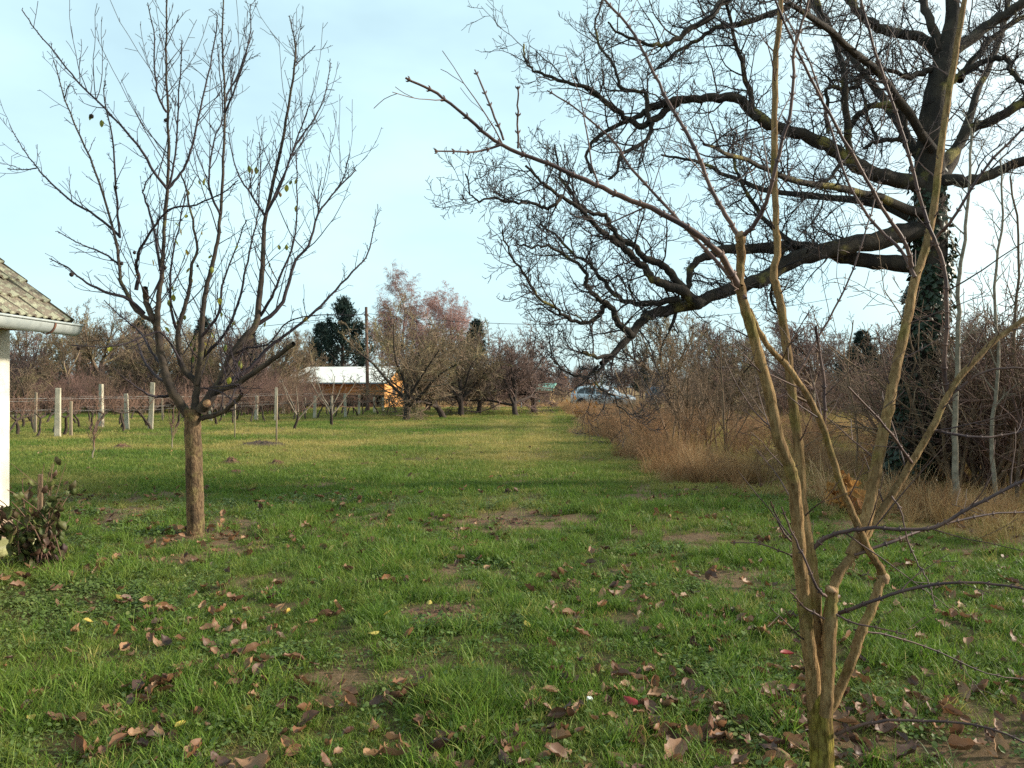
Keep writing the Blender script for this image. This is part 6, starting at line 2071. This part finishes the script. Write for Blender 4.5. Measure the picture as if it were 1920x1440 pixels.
# leaf positions: an even sprinkle, drifts, and clusters as in the picture
LP = []
for (px, py, n_, r) in ((365, 1310, 9, 0.16), (265, 1335, 8, 0.16), (255, 1395, 7, 0.14), (1060, 1175, 6, 0.10), (1200, 1140, 6, 0.16), (1050, 1330, 9, 0.2), (985, 1420, 7, 0.15), (800, 1310, 6, 0.18), (1120, 1290, 8, 0.16),
                        (440, 1000, 26, 0.5), (330, 1010, 12, 0.5), (300, 1050, 12, 0.35), (160, 1140, 8, 0.25), (400, 1120, 7, 0.22), (500, 1230, 8, 0.25), (1400, 1330, 9, 0.25), (1700, 1300, 12, 0.35), (1800, 1170, 10, 0.4),
                        (1350, 1230, 9, 0.25), (1460, 1420, 6, 0.2), (1640, 1420, 8, 0.25), (1880, 1430, 6, 0.2), (60, 1310, 7, 0.2), (1180, 1060, 12, 0.4), (1290, 1080, 10, 0.4), (720, 1110, 7, 0.25), (850, 1410, 6, 0.15)):
    cx, cy = pxy(px, py)
    for k in range(n_):
        LP.append((cx + rl_.gauss(0, r * 0.7), cy + rl_.gauss(0, r * 0.7)))
for k in range(240):
    y = rl_.uniform(2.4, 6.5)
    x = rl_.uniform(0.05, 0.72) * y
    LP.append((x, y))
while len(LP) < 1900:
    y = 2.3 + 9.5 * rl_.random() ** 1.2
    x = rl_.uniform(-0.72, 0.72) * y
    if rl_.random() < 0.06 + 1.0 * float(sstep(0.42, 0.60, fbm(x * 1.1, y * 1.1, 111, 3))):
        if not (x < HX + 0.1 and y < HY):
            LP.append((x, y))
LP.sort(key=lambda q: q[1])
for i, (x, y) in enumerate(LP[:290]):
    s = rl_.choice((0.05, 0.06, 0.07, 0.08, 0.095, 0.115, 0.14)) * rl_.uniform(0.85, 1.1)
    o = put_leaf('fallen_leaf', fl[i % 8], x, y, s, 'curled brown fallen leaf lying in the near grass', 'leaf', 'brown fallen leaves in the near grass', rl_.uniform(0.025, 0.055))
# the rest as one litter mesh
V, Q, off = [], [], 0
srcs = []
for me in fl:
    v = np.empty(len(me.vertices) * 3, dtype=np.float32); me.vertices.foreach_get('co', v)
    srcs.append(v.reshape(-1, 3))
nu, nvv = 7, 4
qf = np.array([(i * 5 + j, i * 5 + j + 1, i * 5 + j + 6, i * 5 + j + 5) for i in range(7) for j in range(4)])
lit_s = []
for i, (x, y) in enumerate(LP[290:] + [(rl_.uniform(-0.7, 0.7) * q, q) for q in [rl_.uniform(10, 20) for _ in range(160)]]):
    lit_s.append((x, y))
lx = np.array([q[0] for q in lit_s]); ly = np.array([q[1] for q in lit_s])
nl = len(lx)
rgl = np.random.default_rng(55)
sl = rgl.uniform(0.045, 0.115, nl)
scatter('leaf_litter', np.stack([lx, ly, gz(lx, ly) + 0.035], 1), np.stack([rgl.normal(0, 0.4, nl), rgl.normal(0, 0.4, nl), rgl.uniform(0, 6.28, nl)], 1), np.stack([sl, sl, sl], 1),
        rgl.integers(0, 8, nl), np.zeros(nl), fl, 'scattered small brown leaves further up the lawn')
for px, py, lb in ((225, 1130, 'pale yellow leaf left of the lawn centre'), (60, 1363, 'bright yellow leaf in the near left corner'), (340, 1378, 'pointed yellow leaf among brown ones near the left corner'), (465, 1340, 'orange-yellow leaf at the bottom left'),
                   (725, 1178, 'vivid yellow leaf left of the trodden molehill'), (806, 1150, 'pale yellow leaf on the trodden molehill'), (990, 1202, 'yellow leaf beside a curled brown one in the centre'), (1112, 1130, 'yellow leaf just right of the reddish molehill'),
                   (542, 1168, 'small yellow leaf left of centre'), (622, 1045, 'yellowish leaf behind the centre'), (165, 1180, 'yellow-brown leaf on the clover'), (700, 1215, 'small yellow leaf near the worn soil')):
    x, y = pxy(px, py)
    put_leaf('yellow_leaf', yl[px % 3], x, y, rl_.uniform(0.06, 0.085), lb, 'leaf', None, 0.055)
for px, py, lb in ((1475, 1251, 'red fallen leaf left of the young tree foot'), (1185, 1335, 'dark red fallen leaf right of the white chip')):
    x, y = pxy(px, py)
    put_leaf('red_leaf', rlm, x, y, 0.085, lb, 'leaf', None, 0.05)
x, y = pxy(1104, 1332)
o = Shape().box(-0.012, 0.012, -0.009, 0.009, 0, 0.022).build('plastic_chip', M['white_chip'], None, False, 0.002)
o.location = (x, y, gz1(x, y) + 0.03); o.rotation_euler = (0.3, 0.1, 0.4)
tag(o, 'tiny square white plastic chip in the near grass', 'chip')
